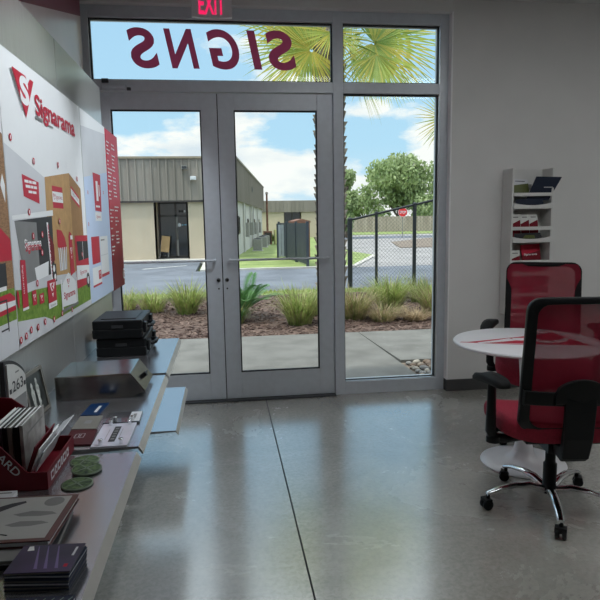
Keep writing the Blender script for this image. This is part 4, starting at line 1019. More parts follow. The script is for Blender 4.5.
def cycad(x, y, label):
    t = thing('palmetto', label, 'plant', (x, y, -0.05)); q = random.Random(4)
    MB().lathe([(0.09, 0), (0.10, 0.08), (0.06, 0.15), (0, 0.17)], (0, 0, 0), M_bark, 14).build('trunk', t)
    for i in range(15):
        a = 2*PI*i/15*1.618*2+q.uniform(-.2, .2); el = R(q.uniform(32, 86)); Lf = q.uniform(0.68, 0.88); m = MB(); P = []
        for k in range(9):
            s_ = k/8; r0 = Lf*s_*math.cos(el); z = 0.13+Lf*s_*math.sin(el)-0.30*s_**2.2*Lf
            P.append(Vector((r0*math.cos(a), r0*math.sin(a), z)))
        m.tube(P, [0.008*(1-0.08*k) for k in range(9)], M_palmd, 5)
        sd = Vector((-math.sin(a), math.cos(a), 0))
        for k in range(2, 33):
            s_ = k/33*8; b_ = min(7, int(s_)); p0 = P[b_].lerp(P[b_+1], s_-b_); tn = (P[b_+1]-P[b_]).normalized()
            ln = 0.20*math.sin(PI*(0.12+0.83*k/33))+0.02
            for sg in (-1, 1):
                d_ = (sd*sg*0.85+tn*0.55+Vector((0, 0, 0.18))).normalized(); e_ = p0+d_*ln; mid = p0+d_*ln*0.45
                m.add([p0, mid+tn*0.009, e_, mid-tn*0.009], [(0, 1, 2, 3)], M_palmd)
        m.build('frond', t)
cycad(0.30, 9.15, 'dark green feathery palmetto plant right of the door stiles')

def fan_frond(t, base, hub, out, R_, seed, mats, n=46, span=250, droop=0.12, roll=0.0):
    """petiole from base to hub, then a fan of split blades about hub; 'out' points along the leaf"""
    q = random.Random(seed); m = MB(); base, hub, out = Vector(base), Vector(hub), Vector(out).normalized()
    mid = (base+hub)/2+Vector((0, 0, 0.18))
    P = [base*(1-s_)**2+mid*2*s_*(1-s_)+hub*s_**2 for s_ in [k/6 for k in range(7)]]
    m.tube(P, [0.022-0.002*k for k in range(7)], M_palmg, 6)
    # fan plane: contains 'out'; its normal leans to the viewer's side
    nrm = Vector((0.15, -1, 0.25)); nrm = (nrm-out*nrm.dot(out)).normalized(); sd = out.cross(nrm)
    if roll: rm = Matrix.Rotation(roll, 3, out); nrm = rm @ nrm; sd = rm @ sd
    for i in range(n):
        a = R(-span/2+span*i/(n-1)); ln = R_*(1-0.28*abs(a/R(span/2))**2)*q.uniform(0.9, 1.05)
        d_ = out*math.cos(a)+sd*math.sin(a); pr_ = -out*math.sin(a)+sd*math.cos(a)
        vs = []; sg = 6; wmax = 0.0155*R_; dz = q.uniform(0.6, 1.5)*droop
        off_ = nrm*(0.10*abs(math.sin(a))+q.uniform(-.02, .05))
        for k in range(sg+1):
            s_ = k/sg; c_ = hub+d_*(0.04+ln*s_)+off_*s_-Vector((0, 0, 1))*dz*(s_**2.4)*ln
            wd = wmax*(0.35+1.6*s_ if s_ < 0.4 else 1.0*(1-(s_-0.4)/0.6)**0.8)*(1.0 if k < sg else 0.0)
            fold = nrm*(-wd*0.35)
            vs += [c_-pr_*wd, c_+fold, c_+pr_*wd]
        mt = q.choice(mats)
        fs = []
        for k in range(sg): fs += [(3*k, 3*k+1, 3*k+4, 3*k+3), (3*k+1, 3*k+2, 3*k+5, 3*k+4)]
        m.add(vs, fs, mt)
    m.build('frond', t)
def palm_trunk(t, h_, r, seed):
    q = random.Random(seed); tr = MB()
    tr.lathe([(r*1.15, 0), (r, 0.3), (r*0.92, h_*0.5), (r*0.95, h_), (r*0.5, h_+0.25), (0, h_+0.3)], (0, 0, 0), M_bark, 20)
    k = 0; z = 0.25
    while z < h_:      # criss-cross leaf bases
        for j in range(6):
            a = 2*PI*j/6+(k % 2)*PI/6+q.uniform(-.08, .08); d_ = Vector((math.cos(a), math.sin(a), 0)); s_ = Vector((-math.sin(a), math.cos(a), 0))
            b0 = d_*r*0.85+Vector((0, 0, z)); l = q.uniform(0.15, 0.22); wd = 0.055
            for sg in (-1, 1):
                e_ = d_*(r+q.uniform(0.035, 0.075))+Vector((0, 0, z+l))+s_*sg*0.035
                m0 = b0+s_*sg*wd*1.5
                tr.add([m0-s_*wd*0.6, m0+s_*wd*0.6, e_+s_*wd*0.35, e_-s_*wd*0.35, m0-s_*wd*0.5-d_*0.06, m0+s_*wd*0.5-d_*0.06, e_+s_*wd*0.3-d_*0.07, e_-s_*wd*0.3-d_*0.07],
                       [(0, 1, 2, 3), (4, 7, 6, 5), (0, 4, 5, 1), (1, 5, 6, 2), (2, 6, 7, 3), (3, 7, 4, 0)], M_bark)
        z += 0.125; k += 1
    tr.build('trunk', t)
# big cabbage palm behind the mullion
PX, PY = 1.86, 10.15
t = thing('palm_tree', 'palm tree with shaggy trunk right behind the tall window mullion', 'palm tree', (PX, PY, -0.05))
palm_trunk(t, 4.45, 0.225, 2)
YG = [M_palmg, M_palmg, M_palmy]; YY = [M_palmy, M_palmy, M_palmg]
fr_ = [((-0.35, -0.35, 4.22), (-0.80, -0.25, -0.15), 1.20, YY, 270, 0.05),
       ((-0.42, -0.30, 4.30), (-1.0, -0.1, 0.25), 1.15, YG, 230, 0.10),
       ((0.68, -0.35, 4.35), (0.85, -0.25, -0.20), 1.20, YG, 280, 0.05),
       ((0.75, -0.20, 4.55), (1.0, 0.1, 0.35), 1.30, YY, 240, 0.08),
       ((0.66, -0.55, 4.12), (0.12, -0.45, -0.88), 0.98, YG, 130, 0.04),
       ((-0.05, -0.50, 4.45), (0.10, -0.5, -0.75), 0.80, YG, 200, 0.05),
       ((-0.30, 0.55, 4.40), (-0.5, 0.8, 0.0), 1.20, YG, 240, 0.12),
       ((0.50, 0.60, 4.40), (0.6, 0.8, -0.1), 1.20, YG, 240, 0.12),
       ((0.0, 0.1, 5.10), (0.0, 0.15, 1.0), 1.20, YG, 220, 0.05),
       ((-0.55, 0.0, 4.85), (-0.8, 0.0, 0.7), 1.20, YG, 220, 0.08),
       ((0.55, 0.0, 4.95), (0.8, 0.0, 0.7), 1.20, YG, 220, 0.08),
       ((0.15, -0.4, 5.0), (0.1, -0.9, 0.7), 0.9, YG, 220, 0.04)]
for i, (hb_, o_, R_, mt, sp_, dr_) in enumerate(fr_): fan_frond(t, (0.10*math.copysign(1, hb_[0]), 0, 4.35), hb_, o_, R_, 20+i, mt, span=sp_, droop=dr_)
t = thing('palm_tree', 'second palm whose frond tips enter at the right edge of the window', 'palm tree', (4.75, 10.4, -0.05))
palm_trunk(t, 3.1, 0.20, 5)
fr2 = [((-0.90, -0.35, 3.20), (-0.9, -0.2, -0.35), 0.62, YY, 280, 0.08), ((0.6, -0.4, 3.2), (0.9, -0.3, -0.2), 0.8, YG, 240, 0.1), ((-0.35, 0.6, 3.4), (-0.5, 0.8, 0), 0.75, YG, 240, 0.1),
       ((0.4, 0.6, 3.4), (0.6, 0.8, 0), 0.8, YG, 240, 0.1), ((0, 0, 3.75), (0.2, 0, 1), 0.8, YG, 230, 0.05), ((0.3, -0.6, 3.0), (0.4, -0.7, -0.7), 0.8, YG, 230, 0.05)]
for i, (hb_, o_, R_, mt, sp_, dr_) in enumerate(fr2): fan_frond(t, (0.05, 0, 3.1), hb_, o_, R_, 60+i, mt, n=34, span=sp_, droop=dr_)

def tree(x, y, trunk_h, blobs, label, seed, leaf=0.22, count=5200, mat=None):
    q = random.Random(seed); t = thing('broadleaf_tree', label, 'tree', (x, y, -0.05)); mat = mat or M_oak
    tr = MB(); tr.tube([(0, 0, 0), (0.1, 0, trunk_h*0.5), (0, 0.1, trunk_h)], [0.32, 0.26, 0.2], M_bark2, 10)
    for bx, by, bz, br in blobs[:7]: tr.tube([(0, 0.1, trunk_h*0.9), (bx*0.5, by*0.5, trunk_h+(bz-trunk_h)*0.6), (bx, by, bz)], [0.16, 0.1, 0.04], M_bark2, 7)
    tr.build('trunk', t)
    cr = MB(); tot = sum(b[3]**2 for b in blobs)
    for bx, by, bz, br in blobs:
        for i in range(int(count*br*br/tot)):
            u = Vector((q.gauss(0, 1), q.gauss(0, 1), q.gauss(0, 1))).normalized(); rr = br*q.uniform(0.55, 1.08)
            c_ = Vector((bx, by, bz))+Vector((u.x*rr, u.y*rr, u.z*rr*0.85)); l = leaf*q.uniform(.6, 1.3)
            rt = hexa(q.uniform(0, 6.3), q.uniform(0, 6.3), q.uniform(0, 6.3)); a_, b_ = rt @ Vector((l, 0, 0)), rt @ Vector((0, l*0.6, 0))
            cr.add([c_-a_, c_+b_, c_+a_, c_-b_], [(0, 1, 2, 3)], mat)
    cr.build('crown', t)
q = random.Random(31); bl_ = []
for i in range(26):
    a = q.uniform(0, 2*PI); rr = q.uniform(0.3, 3.9); bl_.append((rr*math.cos(a), rr*math.sin(a)*0.7, q.uniform(2.2, 6.6)-0.28*rr, q.uniform(0.8, 1.5)))
bl_ += [(-4.2, 0, 1.9, 1.1), (-3.6, -.5, 2.6, 1.1), (3.5, 0, 2.4, 1.3), (0, 0, 6.6, 1.2), (1.2, 0, 6.4, 1.2), (-1.2, 0, 5.8, 1.2)]
bl_ += [(-5.0, 0, 1.6, 1.1), (-4.4, 0, 2.6, 1.1), (4.3, 0, 3.6, 1.4), (4.8, 0, 5.0, 1.4), (3.6, 0, 5.8, 1.3)]
bl_ = [(a*1.45, b*1.4, c*1.32, d*1.4) for a, b, c, d in bl_]
tree(23.2, 77, 2.0, bl_, 'large round green tree behind the fence and stop sign', 8, 0.27, 13000)
q = random.Random(33)
tree(32.5, 82, 2.0, [(q.uniform(-4, 4), q.uniform(-2, 2), q.uniform(2.0, 8), q.uniform(1.4, 2)) for i in range(16)], 'second green tree behind the first at the right edge of the window', 9, 0.24, 5000)
tree(10.3, 48.5, 1.0, [(q.uniform(-.35, .30), q.uniform(-.6, .6), q.uniform(0.8, 5.6), q.uniform(0.45, .7)) for i in range(8)], 'slim young tree seen just right of the palm trunk', 11, 0.17, 1800)

# ------------------------------------------------------------------ buildings
M_rib = pmat('ribbed_metal', (0.21, 0.185, 0.155), 0.6, 0, col2=(0.30, 0.265, 0.228), scale=0.8, stretch=(2.5, 2.5, 0.15))
M_stuc = pmat('stucco_cream', (0.52, 0.44, 0.33), 0.9, 0, 0.05, 1.2, 0.15, 60)
M_stucg = pmat('stucco_side', (0.50, 0.48, 0.45), 0.9, 0, 0.08, 0.7, 0.1, 60)
M_coping = pmat('coping', (0.30, 0.25, 0.18), 0.6)
M_dglass = pmat('dark_glass', (0.02, 0.024, 0.03), 0.08, 0, 0.3, 0.8, spec=0.6)
M_bronze = pmat('bronze_frame', (0.07, 0.06, 0.055), 0.4, 0.4)
M_unit = pmat('unit_beige', (0.28, 0.27, 0.25), 0.6, 0.1); M_ylw = pmat('cabinet_yellow', (0.50, 0.48, 0.22), 0.6); M_rust = pmat('rust_brown', (0.19, 0.09, 0.06), 0.8, 0, 0.3, 6)
def ribbed(mb, a, b, z0, z1, nrm, pitch=0.30, mat=None):
    """vertical ribbed cladding from a to b (x, y)"""
    a, b, nrm = Vector((*a, 0)), Vector((*b, 0)), Vector((*nrm, 0)).normalized(); L_ = (b-a).length; d_ = (b-a).normalized(); n = int(L_/pitch)
    mb.prism([a+Vector((0, 0, z0)), b+Vector((0, 0, z0)), b+Vector((0, 0, z1)), a+Vector((0, 0, z1))], nrm*-0.10, mat or M_rib)
    for i in range(n+1):
        c_ = a+d_*min(L_-0.03, pitch*i+0.02)
        mb.prism([c_+Vector((0, 0, z0)), c_+d_*0.06+Vector((0, 0, z0)), c_+d_*0.06+Vector((0, 0, z1)), c_+Vector((0, 0, z1))], nrm*0.05, mat or M_rib)
BY = 24.5; BXR = 0.44; sdir = Vector((0.1196, 0.9928, 0)); SL = 21.7
end = Vector((BXR, BY, 0))+sdir*SL; snr = (0.9928, -0.1196)
t = thing('building', 'cream building with ribbed brown metal top and dark shop door', 'building', (BXR, BY, -0.05))
t_loc = Vector((BXR, BY, -0.05))
def bpart(mb, name, par=t, bevel=0):
    o = mb.build(name, None, bevel)
    o.parent = par; o.location = -t_loc if par == t else (0, 0, 0)
    return o
m = MB()
m.box(-16, -2.66, BY, BY+0.3, -0.05, 2.36, M_stuc); m.box(-1.43, BXR, BY, BY+0.3, -0.05, 2.36, M_stuc)

m.prism([(BXR, BY, -0.05), (end.x, end.y, -0.05), (end.x, end.y, 2.36), (BXR, BY, 2.36)], (-0.3, 0.0, 0), M_stucg)
bpart(m, 'wall')
m = MB(); ribbed(m, (-16, BY-0.12), (BXR+0.12, BY-0.12), 2.33, 4.0, (0, -1)); ribbed(m, (BXR+0.12, BY-0.12), (end.x+0.12, end.y), 2.33, 4.0, snr)
bpart(m, 'ribbed_fascia')
m = MB(); m.box(-16, BXR+0.2, BY-0.2, BY+0.1, 3.98, 4.06, M_coping); m.prism([(BXR+0.2, BY-0.2, 3.98), (end.x+0.2, end.y, 3.98), (end.x+0.2, end.y, 4.06), (BXR+0.2, BY-0.2, 4.06)], (-0.3, 0, 0), M_rib)
m.box(-16, BXR+0.14, BY-0.14, BY, 2.27, 2.34, M_bronze); bpart(m, 'coping')
m = MB(); m.prism([(-16, BY, 3.9), (BXR, BY, 3.9), (end.x, end.y, 3.9), (-16, end.y, 3.9)], (0, 0, 0.06), M_rib); bpart(m, 'roof')
# shop front set back in the opening
m = MB(); gy = BY+0.9
for x0, x1 in ((-2.66, -2.60), (-1.98, -1.90), (-1.49, -1.43)): m.box(x0, x1, gy, gy+0.08, -0.02, 2.36, M_bronze)
for z0, z1 in ((-0.02, 0.06), (1.70, 1.78), (2.28, 2.36)): m.box(-2.66, -1.43, gy, gy+0.08, z0, z1, M_bronze)
m.box(-2.72, -2.66, BY, gy+0.1, -0.05, 2.36, M_stuc); m.box(-1.43, -1.37, BY, gy+0.1, -0.05, 2.36, M_stuc); m.box(-2.66, -1.43, BY, gy+0.1, -0.06, -0.02, M_curb); m.box(-2.66, -1.43, BY, gy+0.1, 2.30, 2.36, M_stuc)
sf = bpart(m, 'shop_front')
def spart(mb, name):
    o = mb.build(name); o.parent = sf; return o
spart(MB().box(-2.6, -1.49, gy+0.03, gy+0.05, 0.06, 2.28, M_dglass), 'shop_glass')
m = MB(); m.tube([(-1.945+0.05, gy-0.04, 0.75), (-1.945+0.05, gy-0.04, 1.25)], 0.02, M_steel, 8); m.box(-1.93, -1.86, gy-0.005, gy, 0.06, 1.70, M_unit); spart(m, 'door_pull')
m = MB()

for k in range(3): m.box(-1.80+0.105*k, -1.74+0.105*k, gy+0.022, gy+0.028, 1.88, 1.97, M_pwhite); spart(m, 'door_number')
M_cyan = pmat('sign_cyan', (0.18, 0.45, 0.62), 0.5)
m = MB(); c_ = [(-1.80+0.075*math.cos(2*PI*i/18), gy+0.026, 1.36+0.075*math.sin(2*PI*i/18)) for i in range(18)]; m.poly(c_[::-1], M_pwhite)
for k, wd in enumerate((0.06, 0.09, 0.05)): m.box(-1.69+0.085*k, -1.69+0.085*k+wd*0.8, gy+0.022, gy+0.027, 1.335, 1.385, M_cyan)
spart(m, 'door_emblem')
for x, z, lab in ((-1.43, 3.62, 1), (-1.10, 3.20, 2)):
    m = MB(); m.box(x-0.11, x+0.11, BY-0.34, BY-0.17, z-0.07, z+0.07, M_unit if lab == 1 else M_pwhite); m.box(x-0.09, x+0.09, BY-0.36, BY-0.33, z-0.05, z+0.04, M_dk if lab == 1 else M_pgrey); bpart(m, 'wall_lamp')
# services on the side wall
def sidepos(s_, off_, z): p_ = Vector((BXR, BY, 0))+sdir*s_+Vector((snr[0], snr[1], 0))*off_; return Vector((p_.x, p_.y, z))
srot = Matrix.Rotation(-math.atan2(sdir.x, sdir.y), 3, 'Z')
for s_, z0, z1, w2 in ((2.2, 0.9, 1.7, 0.35), (7.5, 0.9, 1.6, 0.35), (12.5, 0.9, 1.6, 0.4), (17, 0.9, 1.6, 0.4)):
    m = MB(); m.obox(sidepos(s_, 0.02, (z0+z1)/2), (0.03, w2, (z1-z0)/2), srot, M_bronze); m.obox(sidepos(s_, 0.045, (z0+z1)/2), (0.01, w2-0.06, (z1-z0)/2-0.06), srot, M_dglass); bpart(m, 'side_window')
for s_ in (4.2, 9.8, 14.8):
    m = MB(); m.tube([sidepos(s_, 0.09, 0.0), sidepos(s_, 0.09, 2.33)], 0.05, M_stucg, 8); bpart(m, 'downpipe')
for s_ in (5.2, 8.6, 11.2, 15.6):
    m = MB(); m.obox(sidepos(s_, 0.12, 1.05), (0.12, 0.25, 0.35), srot, M_unit); m.tube([sidepos(s_, 0.06, 1.4), sidepos(s_, 0.06, 2.3)], 0.025, M_unit, 6); bpart(m, 'meter_box')
m = MB(); m.obox(sidepos(9, 0.14, 3.2), (0.06, 0.2, 0.14), srot, M_dk); bpart(m, 'wall_vent')
for i, s_ in enumerate((5.6, 9.6, 12.4)):
    p_ = sidepos(s_, 0.62, -0.03); t2 = thing('air_conditioner', ['grey air conditioner unit on the grass nearest along the side wall', 'grey air conditioner unit on the grass midway along the side wall', 'grey air conditioner unit on the grass farthest along the side wall'][i], 'air conditioner', p_, -math.atan2(sdir.x, sdir.y), 'air conditioners by the building side')
    k_ = 0.22 if i == 0 else 0.30
    MB().box(-k_, k_, -k_, k_, 0.04, 0.60, M_unit).build('cabinet', t2, bevel=0.02); MB().lathe([(0.18, 0.60), (0.18, 0.63), (0.05, 0.65), (0, 0.65)], (0, 0, 0), M_dk, 20).build('fan_grille', t2); MB().box(-k_-.05, k_+.05, -k_-.05, k_+.05, 0, 0.04, M_curb).build('pad', t2)
# easel sign standing in the doorway
M_ply = pmat('plywood', (0.42, 0.27, 0.12), 0.6, 0, 0.1, 3)
t2 = thing('sandwich_board', 'tan wooden sandwich board leaning in the dark shop doorway', 'sign', (-2.44, BY+0.36, -0.02), R(12))
rt = Matrix.Rotation(R(-8), 3, 'X') @ Matrix.Rotation(R(8), 3, 'Y')
m = MB(); m.obox(rt @ Vector((0, 0, 0.62)), (0.17, 0.012, 0.33), rt, M_ply); m.build('board', t2)
m = MB()
for x in (-0.15, 0.15): m.tube([rt @ Vector((x, 0.02, 0.55)), Vector((x*1.2, 0.0, 0.0))], 0.015, M_unit, 6); m.tube([rt @ Vector((x, 0.02, 0.9)), Vector((x*1.2, 0.42, 0.0))], 0.015, M_unit, 6)
m.build('legs', t2)
# far building across the lawn
t = thing('building', 'far cream building with ribbed brown roof band across the lawn', 'building', (3.0, 52, -0.1)); t_loc = Vector((3.0, 52, -0.1))
m = MB(); m.box(2.6, 5.35, 52, 52.4, -0.1, 2.3, M_stuc); m.box(6.9, 9.6, 52, 52.4, -0.1, 2.3, M_stuc); m.box(2.6, 9.6, 53.6, 54, -0.1, 2.3, M_stucg); bpart(m, 'wall', t)
m = MB(); ribbed(m, (2.4, 51.9), (9.7, 51.9), 2.2, 3.2, (0, -1), 0.35); bpart(m, 'ribbed_fascia', t)
m = MB(); m.box(2.6, 9.6, 52, 60, 3.0, 3.1, M_rib); bpart(m, 'roof', t)
m = MB(); m.box(5.35, 6.9, 52.5, 52.6, -0.1, 2.2, M_dglass); m.box(5.35, 5.45, 52.4, 52.5, -0.1, 2.2, M_bronze); m.box(6.1, 6.16, 52.4, 52.5, -0.1, 2.2, M_bronze); bpart(m, 'entrance', t)
m = MB(); m.box(2.75, 3.3, 51.95, 52.0, 0.6, 2.1, M_dglass); bpart(m, 'window', t)
t2 = thing('utility_pole', 'slim brown pole rising before the far cream building', 'pole', (3.36, 45, -0.03))
MB().tube([(0, 0, 0), (0, 0, 3.65)], [0.09, 0.07], M_rust, 10).build('pole', t2); MB().box(-0.10, 0.10, -0.10, 0.10, 3.5, 3.62, M_unit).build('pole_cap', t2)
t2 = thing('utility_cabinet', 'pale yellow green utility cabinet on the lawn', 'cabinet', (3.52, 38, -0.03)); MB().box(-0.26, 0.26, -0.3, 0.3, 0, 0.95, M_ylw).build('cabinet', t2, bevel=0.02); MB().box(-0.24, -0.02, -0.31, -0.3, 0.1, 0.85, M_ylw).box(0.02, 0.24, -0.31, -0.3, 0.1, 0.85, M_ylw).build('cabinet_door', t2)
t2 = thing('utility_cabinet', 'brown utility cabinet left of the yellow green cabinet', 'cabinet', (2.86, 38.3, -0.03)); MB().box(-0.26, 0.26, -0.3, 0.3, 0, 0.85, M_rust).build('cabinet', t2, bevel=0.02); MB().box(-0.2, 0.2, -0.31, -0.3, 0.1, 0.75, M_bronze).build('cabinet_door', t2)
t2 = thing('hedge_shrub', 'small grey green shrub at the far end of the side wall', 'shrub', (3.75, 44, -0.03)); blades(300, 0.35, 0.7, 0.3, [M_gr2, M_palmd], 77, 0.03).build('foliage', t2)

# slatted bin screen and the bin behind it
M_scr2 = pmat('screen_slate', (0.035, 0.045, 0.058), 0.55, 0, 0.12, 2); M_scr3 = pmat('screen_pale', (0.30, 0.33, 0.36), 0.55)
t = thing('bin_screen', 'dark slate slatted screen fence standing on the lawn', 'screen fence', (2.70, 18.98, -0.03))
a_, b_ = Vector((0, 0, 0)), Vector((-0.30, 6.6, 0)); d_ = (b_-a_).normalized(); n_ = Vector((-d_.y, d_.x, 0)); L_ = (b_-a_).length
m = MB(); k = 0; s_ = 0.06
rt = Matrix.Rotation(math.atan2(d_.y, d_.x), 3, 'Z')
while s_ < L_-0.1:
    c_ = a_+d_*(s_+0.10); m.obox((c_.x, c_.y, 0.73), (0.095, 0.012, 0.67), rt, M_scr2); s_ += 0.222
m.build('slats', t)
m = MB()
for z in (0.25, 1.2): c_ = (a_+b_)/2; m.obox((c_.x+0.04, c_.y, z), (L_/2, 0.02, 0.04), rt, M_scr2)
m.build('rails', t)
for s_ in (0.0, L_*0.33, L_*0.66, L_):
    c_ = a_+d_*s_; MB().box(c_.x-0.045, c_.x+0.045, c_.y-0.045, c_.y+0.045, 0, 1.46, M_scr2).build('post', t)
t = thing('bin_screen', 'paler short end screen left of the dark slate screen', 'screen fence', (2.20, 24.0, -0.03))
m = MB()
for k in range(3): m.box(0.03+0.12*k, 0.03+0.12*k+0.105, 0, 0.03, 0.04, 1.33, M_scr3)
m.build('slats', t); MB().box(0.0, 0.42, 0.03, 0.06, 0.2, 0.28, M_scr2).box(0.0, 0.42, 0.03, 0.06, 1.1, 1.18, M_scr2).build('rails', t); MB().box(-0.04, 0.03, 0, 0.07, 0, 1.38, M_scr2).build('post', t)
t = thing('dumpster', 'rust brown dumpster top showing over the dark slate screen', 'dumpster', (2.98, 23.2, -0.03))
m = MB(); m.box(-0.30, 0.30, -0.9, 0.9, 0.08, 1.40, M_rust); m.build('body', t, bevel=0.03)
MB().prism([(-0.32, -0.92, 1.40), (0.32, -0.92, 1.40), (0.32, -0.92, 1.47), (0, -0.92, 1.55), (-0.32, -0.92, 1.47)], (0, 1.84, 0), M_rust).build('lid', t)
MB().box(-0.28, -0.18, -0.8, -0.6, 0, 0.08, M_blk).box(0.18, 0.28, -0.8, -0.6, 0, 0.08, M_blk).box(-0.28, -0.18, 0.6, 0.8, 0, 0.08, M_blk).box(0.18, 0.28, 0.6, 0.8, 0, 0.08, M_blk).build('wheels', t)

# chain link fence
M_fen = pmat('fence_black', (0.02, 0.024, 0.028), 0.45, 0.2); M_wire = pmat('fence_wire', (0.05, 0.055, 0.06), 0.5, 0.3)
t = thing('chain_link_fence', 'black chain link fence with sloping top rail at the right window', 'fence', (2.78, 12.86, -0.05))
ztop = lambda x: 1.50+0.215*x          # along x from the left post
def post(x, r_p, n_):
    m = MB(); m.tube([(x, 0, 0), (x, 0, ztop(x)+0.02)], r_p, M_fen, 10); m.lathe([(r_p*1.15, 0), (r_p*1.15, 0.03), (0, 0.05)], (x, 0, ztop(x)+0.01), M_fen, 10); m.build('post', t)
for x, rp in ((0, 0.055), (0.60, 0.032), (1.475, 0.042), (2.4, 0.042), (3.4, 0.042), (4.4, 0.042)): post(x, rp, 0)
MB().tube([(0, 0, ztop(0)), (4.4, 0, ztop(4.4))], 0.026, M_fen, 8).build('top_rail', t)
m = MB(); sp_ = 0.085; 
for sg in (-1, 1):
    k = -40
    while k < 100:
        # line z = sg*(x - c); clip against 0 < x < 4.4 and 0.05 < z < ztop
        c_ = k*sp_; pts = []
        lo, hi = 0.0, 4.4
        def zz(x): return (x-c_) if sg > 0 else (c_-x)
        xs = [i*0.02 for i in range(221) if 0.03 < zz(i*0.02) < ztop(i*0.02)]
        if len(xs) > 3: m.tube([(xs[0], 0.003*sg, zz(xs[0])), (xs[-1], 0.003*sg, zz(xs[-1]))], 0.0024, M_wire, 4, False)
        k += 1
m.build('wire_mesh', t)
# wooden fence, stop sign, far roofs
M_wood = pmat('fence_wood', (0.32, 0.26, 0.22), 0.85, 0, col2=(0.50, 0.42, 0.36), scale=1.5, stretch=(3, 3, 0.2))
t = thing('wood_fence', 'weathered brown wooden board fence beneath the far trees', 'fence', (12.5, 68, -0.03))
m = MB(); x = 0.0; q = random.Random(2)
while x < 20: m.box(x, x+0.17, 0, 0.03, 0.03, 1.78+q.uniform(-.03, .03), M_wood); x += 0.18
m.build('boards', t); MB().box(0, 20, 0.03, 0.08, 0.4, 0.5, M_wood).box(0, 20, 0.03, 0.08, 1.4, 1.5, M_wood).build('rails', t)
M_stopr = pmat('stop_red', (0.75, 0.03, 0.03), 0.5)
t = thing('stop_sign', 'red octagonal stop sign on a thin post by the driveway', 'stop sign', (14.85, 48, -0.03))
MB().tube([(0, 0, 0), (0, 0, 2.4)], 0.035, M_unit, 8).build('post', t)
m = MB(); o8 = lambda r, y: [(r*math.cos(PI/8+PI/4*i), y, 2.03+r*math.sin(PI/8+PI/4*i)) for i in range(8)]
m.prism(o8(0.42, -0.05), (0, 0.01, 0), M_pwhite); m.prism(o8(0.39, -0.055), (0, 0.006, 0), M_stopr)
m.text('STOP', (-0.27, -0.0575, 1.92), (1, 0, 0), (0, 0, 1), 0.22, M_pwhite, width=0.54, bold=0.02); m.build('sign_face', t)
M_roofr = pmat('roof_red', (0.34, 0.12, 0.09), 0.8)
t = thing('house', 'distant house with red roof left of the large round tree', 'house', (22.6, 108, -0.05))
MB().box(-2.6, 2.6, 0, 6, 0, 5.2, M_stuc).build('wall', t); MB().prism([(-3.2, -0.3, 5.1), (3.2, -0.3, 5.1), (0, -0.3, 6.6)], (0, 6.6, 0), M_roofr).build('roof', t); MB().box(-0.5, 0.5, -0.04, 0, 1.2, 2.2, M_dglass).build('window', t)

# ================================================================== LIGHT
# sky: procedural blue with cumulus banks low over the roofs
wd = bpy.data.worlds.new('sky'); bpy.context.scene.world = wd; wd.use_nodes = True
nt = wd.node_tree; N = nt.nodes; L = nt.links; bg = N['Background']
tc = N.new('ShaderNodeTexCoord'); sx = N.new('ShaderNodeSeparateXYZ'); L.new(tc.outputs['Generated'], sx.inputs[0])
rm = N.new('ShaderNodeValToRGB'); L.new(sx.outputs['Z'], rm.inputs[0]); e = rm.color_ramp.elements
e[0].position = 0.0; e[0].color = (0.74, 0.90, 1.0, 1); e[1].position = 0.9; e[1].color = (2.2, 2.3, 2.4, 1)
x_ = rm.color_ramp.elements.new(0.12); x_.color = (0.52, 0.80, 1.0, 1); x_ = rm.color_ramp.elements.new(0.60); x_.color = (2.2, 2.3, 2.4, 1); x_ = rm.color_ramp.elements.new(0.45); x_.color = (0.42, 0.69, 0.96, 1)
mp = N.new('ShaderNodeMapping'); mp.inputs['Scale'].default_value = (1, 1, 2.6); mp.inputs['Location'].default_value = (0.3, 0.7, 0.0); L.new(tc.outputs['Generated'], mp.inputs[0])
no = N.new('ShaderNodeTexNoise'); no.inputs['Scale'].default_value = 4.2; no.inputs['Detail'].default_value = 9; no.inputs['Roughness'].default_value = 0.55; L.new(mp.outputs[0], no.inputs[0])
bias = N.new('ShaderNodeMapRange'); bias.inputs['From Min'].default_value = 0.05; bias.inputs['From Max'].default_value = 0.30; bias.inputs['To Min'].default_value = 0.075; bias.inputs['To Max'].default_value = -0.09
L.new(sx.outputs['Z'], bias.inputs['Value'])
ad = N.new('ShaderNodeMath'); ad.operation = 'ADD'; L.new(no.outputs['Fac'], ad.inputs[0]); L.new(bias.outputs[0], ad.inputs[1])
cr_ = N.new('ShaderNodeValToRGB'); L.new(ad.outputs[0], cr_.inputs[0]); cr_.color_ramp.elements[0].position = 0.50; cr_.color_ramp.elements[1].position = 0.57
n2 = N.new('ShaderNodeTexNoise'); n2.inputs['Scale'].default_value = 9; n2.inputs['Detail'].default_value = 5; L.new(mp.outputs[0], n2.inputs[0])
cc = N.new('ShaderNodeValToRGB'); L.new(n2.outputs['Fac'], cc.inputs[0]); cc.color_ramp.elements[0].position = 0.3; cc.color_ramp.elements[0].color = (0.80, 0.87, 0.93, 1); cc.color_ramp.elements[1].position = 0.55; cc.color_ramp.elements[1].color = (1.1, 1.08, 1.04, 1)
mx = N.new('ShaderNodeMixRGB'); L.new(cr_.outputs[0], mx.inputs[0]); L.new(rm.outputs[0], mx.inputs[1]); L.new(cc.outputs[0], mx.inputs[2])
L.new(mx.outputs[0], bg.inputs[0]); bg.inputs[1].default_value = 1.0
def lamp(name, kind, loc, rot, energy, size=None, col=(1, 1, 1), sy=None):
    l = bpy.data.lights.new(name, kind); l.energy = energy; l.color = col
    if kind == 'AREA': l.shape = 'RECTANGLE'; l.size = size; l.size_y = sy or size
    if kind == 'SUN': l.angle = size
    o = bpy.data.objects.new(name, l); C.objects.link(o); o.location = loc; o.rotation_euler = rot; return o
sun = lamp('sun', 'SUN', (0, 0, 20), (0, 0, 0), 2.7, R(3), (1.0, 0.95, 0.86))
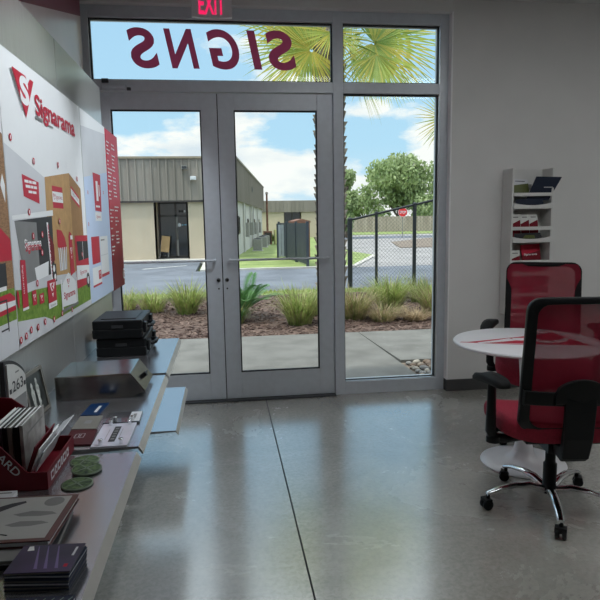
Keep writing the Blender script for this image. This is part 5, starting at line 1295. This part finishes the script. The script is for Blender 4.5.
sd_ = Vector((0.35, 0.22, -1.0)); sun.rotation_euler = sd_.to_track_quat('-Z', 'Y').to_euler()
# added fill lights shaped as ceiling panels, all out of the frame
M_diff = pmat('fill_diffuser', (0.9, 0.9, 0.9), 0.6, emit=(0.96, 0.99, 1.0), es=7.2)
ROWS = ('front', 'back'); COLS = ('left', 'centre', 'right')
for iy, y in enumerate((1.9,)):
    for ix, x in enumerate((1.1, 2.6, 4.1)):
        t = thing('ceiling_fill', 'added white fill panel on the ceiling, %s of the row over the table' % COLS[ix], 'ceiling light', (x, y, 3.15), group='added ceiling fill')
        MB().box(-0.33, 0.33, -0.63, 0.63, -0.03, 0, M_white).build('frame', t); MB().box(-0.30, 0.30, -0.60, 0.60, -0.034, -0.030, M_diff).build('fill_panel', t)
# two added spots brighten the printed boards; their heads sit unseen above the frame
for i, (x, y, ty, lab) in enumerate(((0.35, 2.5, 2.7, 'added black fill spot, out of view, aimed at the white printed board'), (0.45, 3.5, 4.25, 'added black fill spot, out of view, aimed at the blue board and banner'))):
    d_ = (Vector((-0.77, ty, 1.40))-Vector((x, y, 2.98))).normalized(); t = thing('board_fill', lab, 'fill light', (x, y, 3.15), group='added board spots')
    rq = d_.to_track_quat('Z', 'Y').to_matrix()
    MB().lathe([(0.03, -0.13), (0.05, -0.12), (0.055, 0.0), (0.05, 0.0), (0.045, -0.09), (0.0, -0.09)], (0, 0, -0.17), M_blk, 20, rot=rq).build('lamp_head', t)
    MB().tube([(0, 0, 0), (0, 0, -0.10)], 0.012, M_blk, 8).build('stem', t)
    l = bpy.data.lights.new('board_fill_lamp', 'SPOT'); l.energy = 85; l.color = (0.86, 0.94, 1.0); l.spot_size = R(62); l.spot_blend = 0.6; l.shadow_soft_size = 0.05
    o = bpy.data.objects.new('board_fill_lamp', l); C.objects.link(o); o.location = Vector((x, y, 2.98))+d_*0.02; o.rotation_euler = d_.to_track_quat('-Z', 'Y').to_euler()
vs_ = bpy.context.scene.view_settings
vs_.view_transform = 'Standard'; vs_.look = 'None'; vs_.exposure = 0.0; vs_.gamma = 1.0; vs_.use_curve_mapping = False
bpy.context.scene.cycles.max_bounces = 10; bpy.context.scene.cycles.transparent_max_bounces = 16
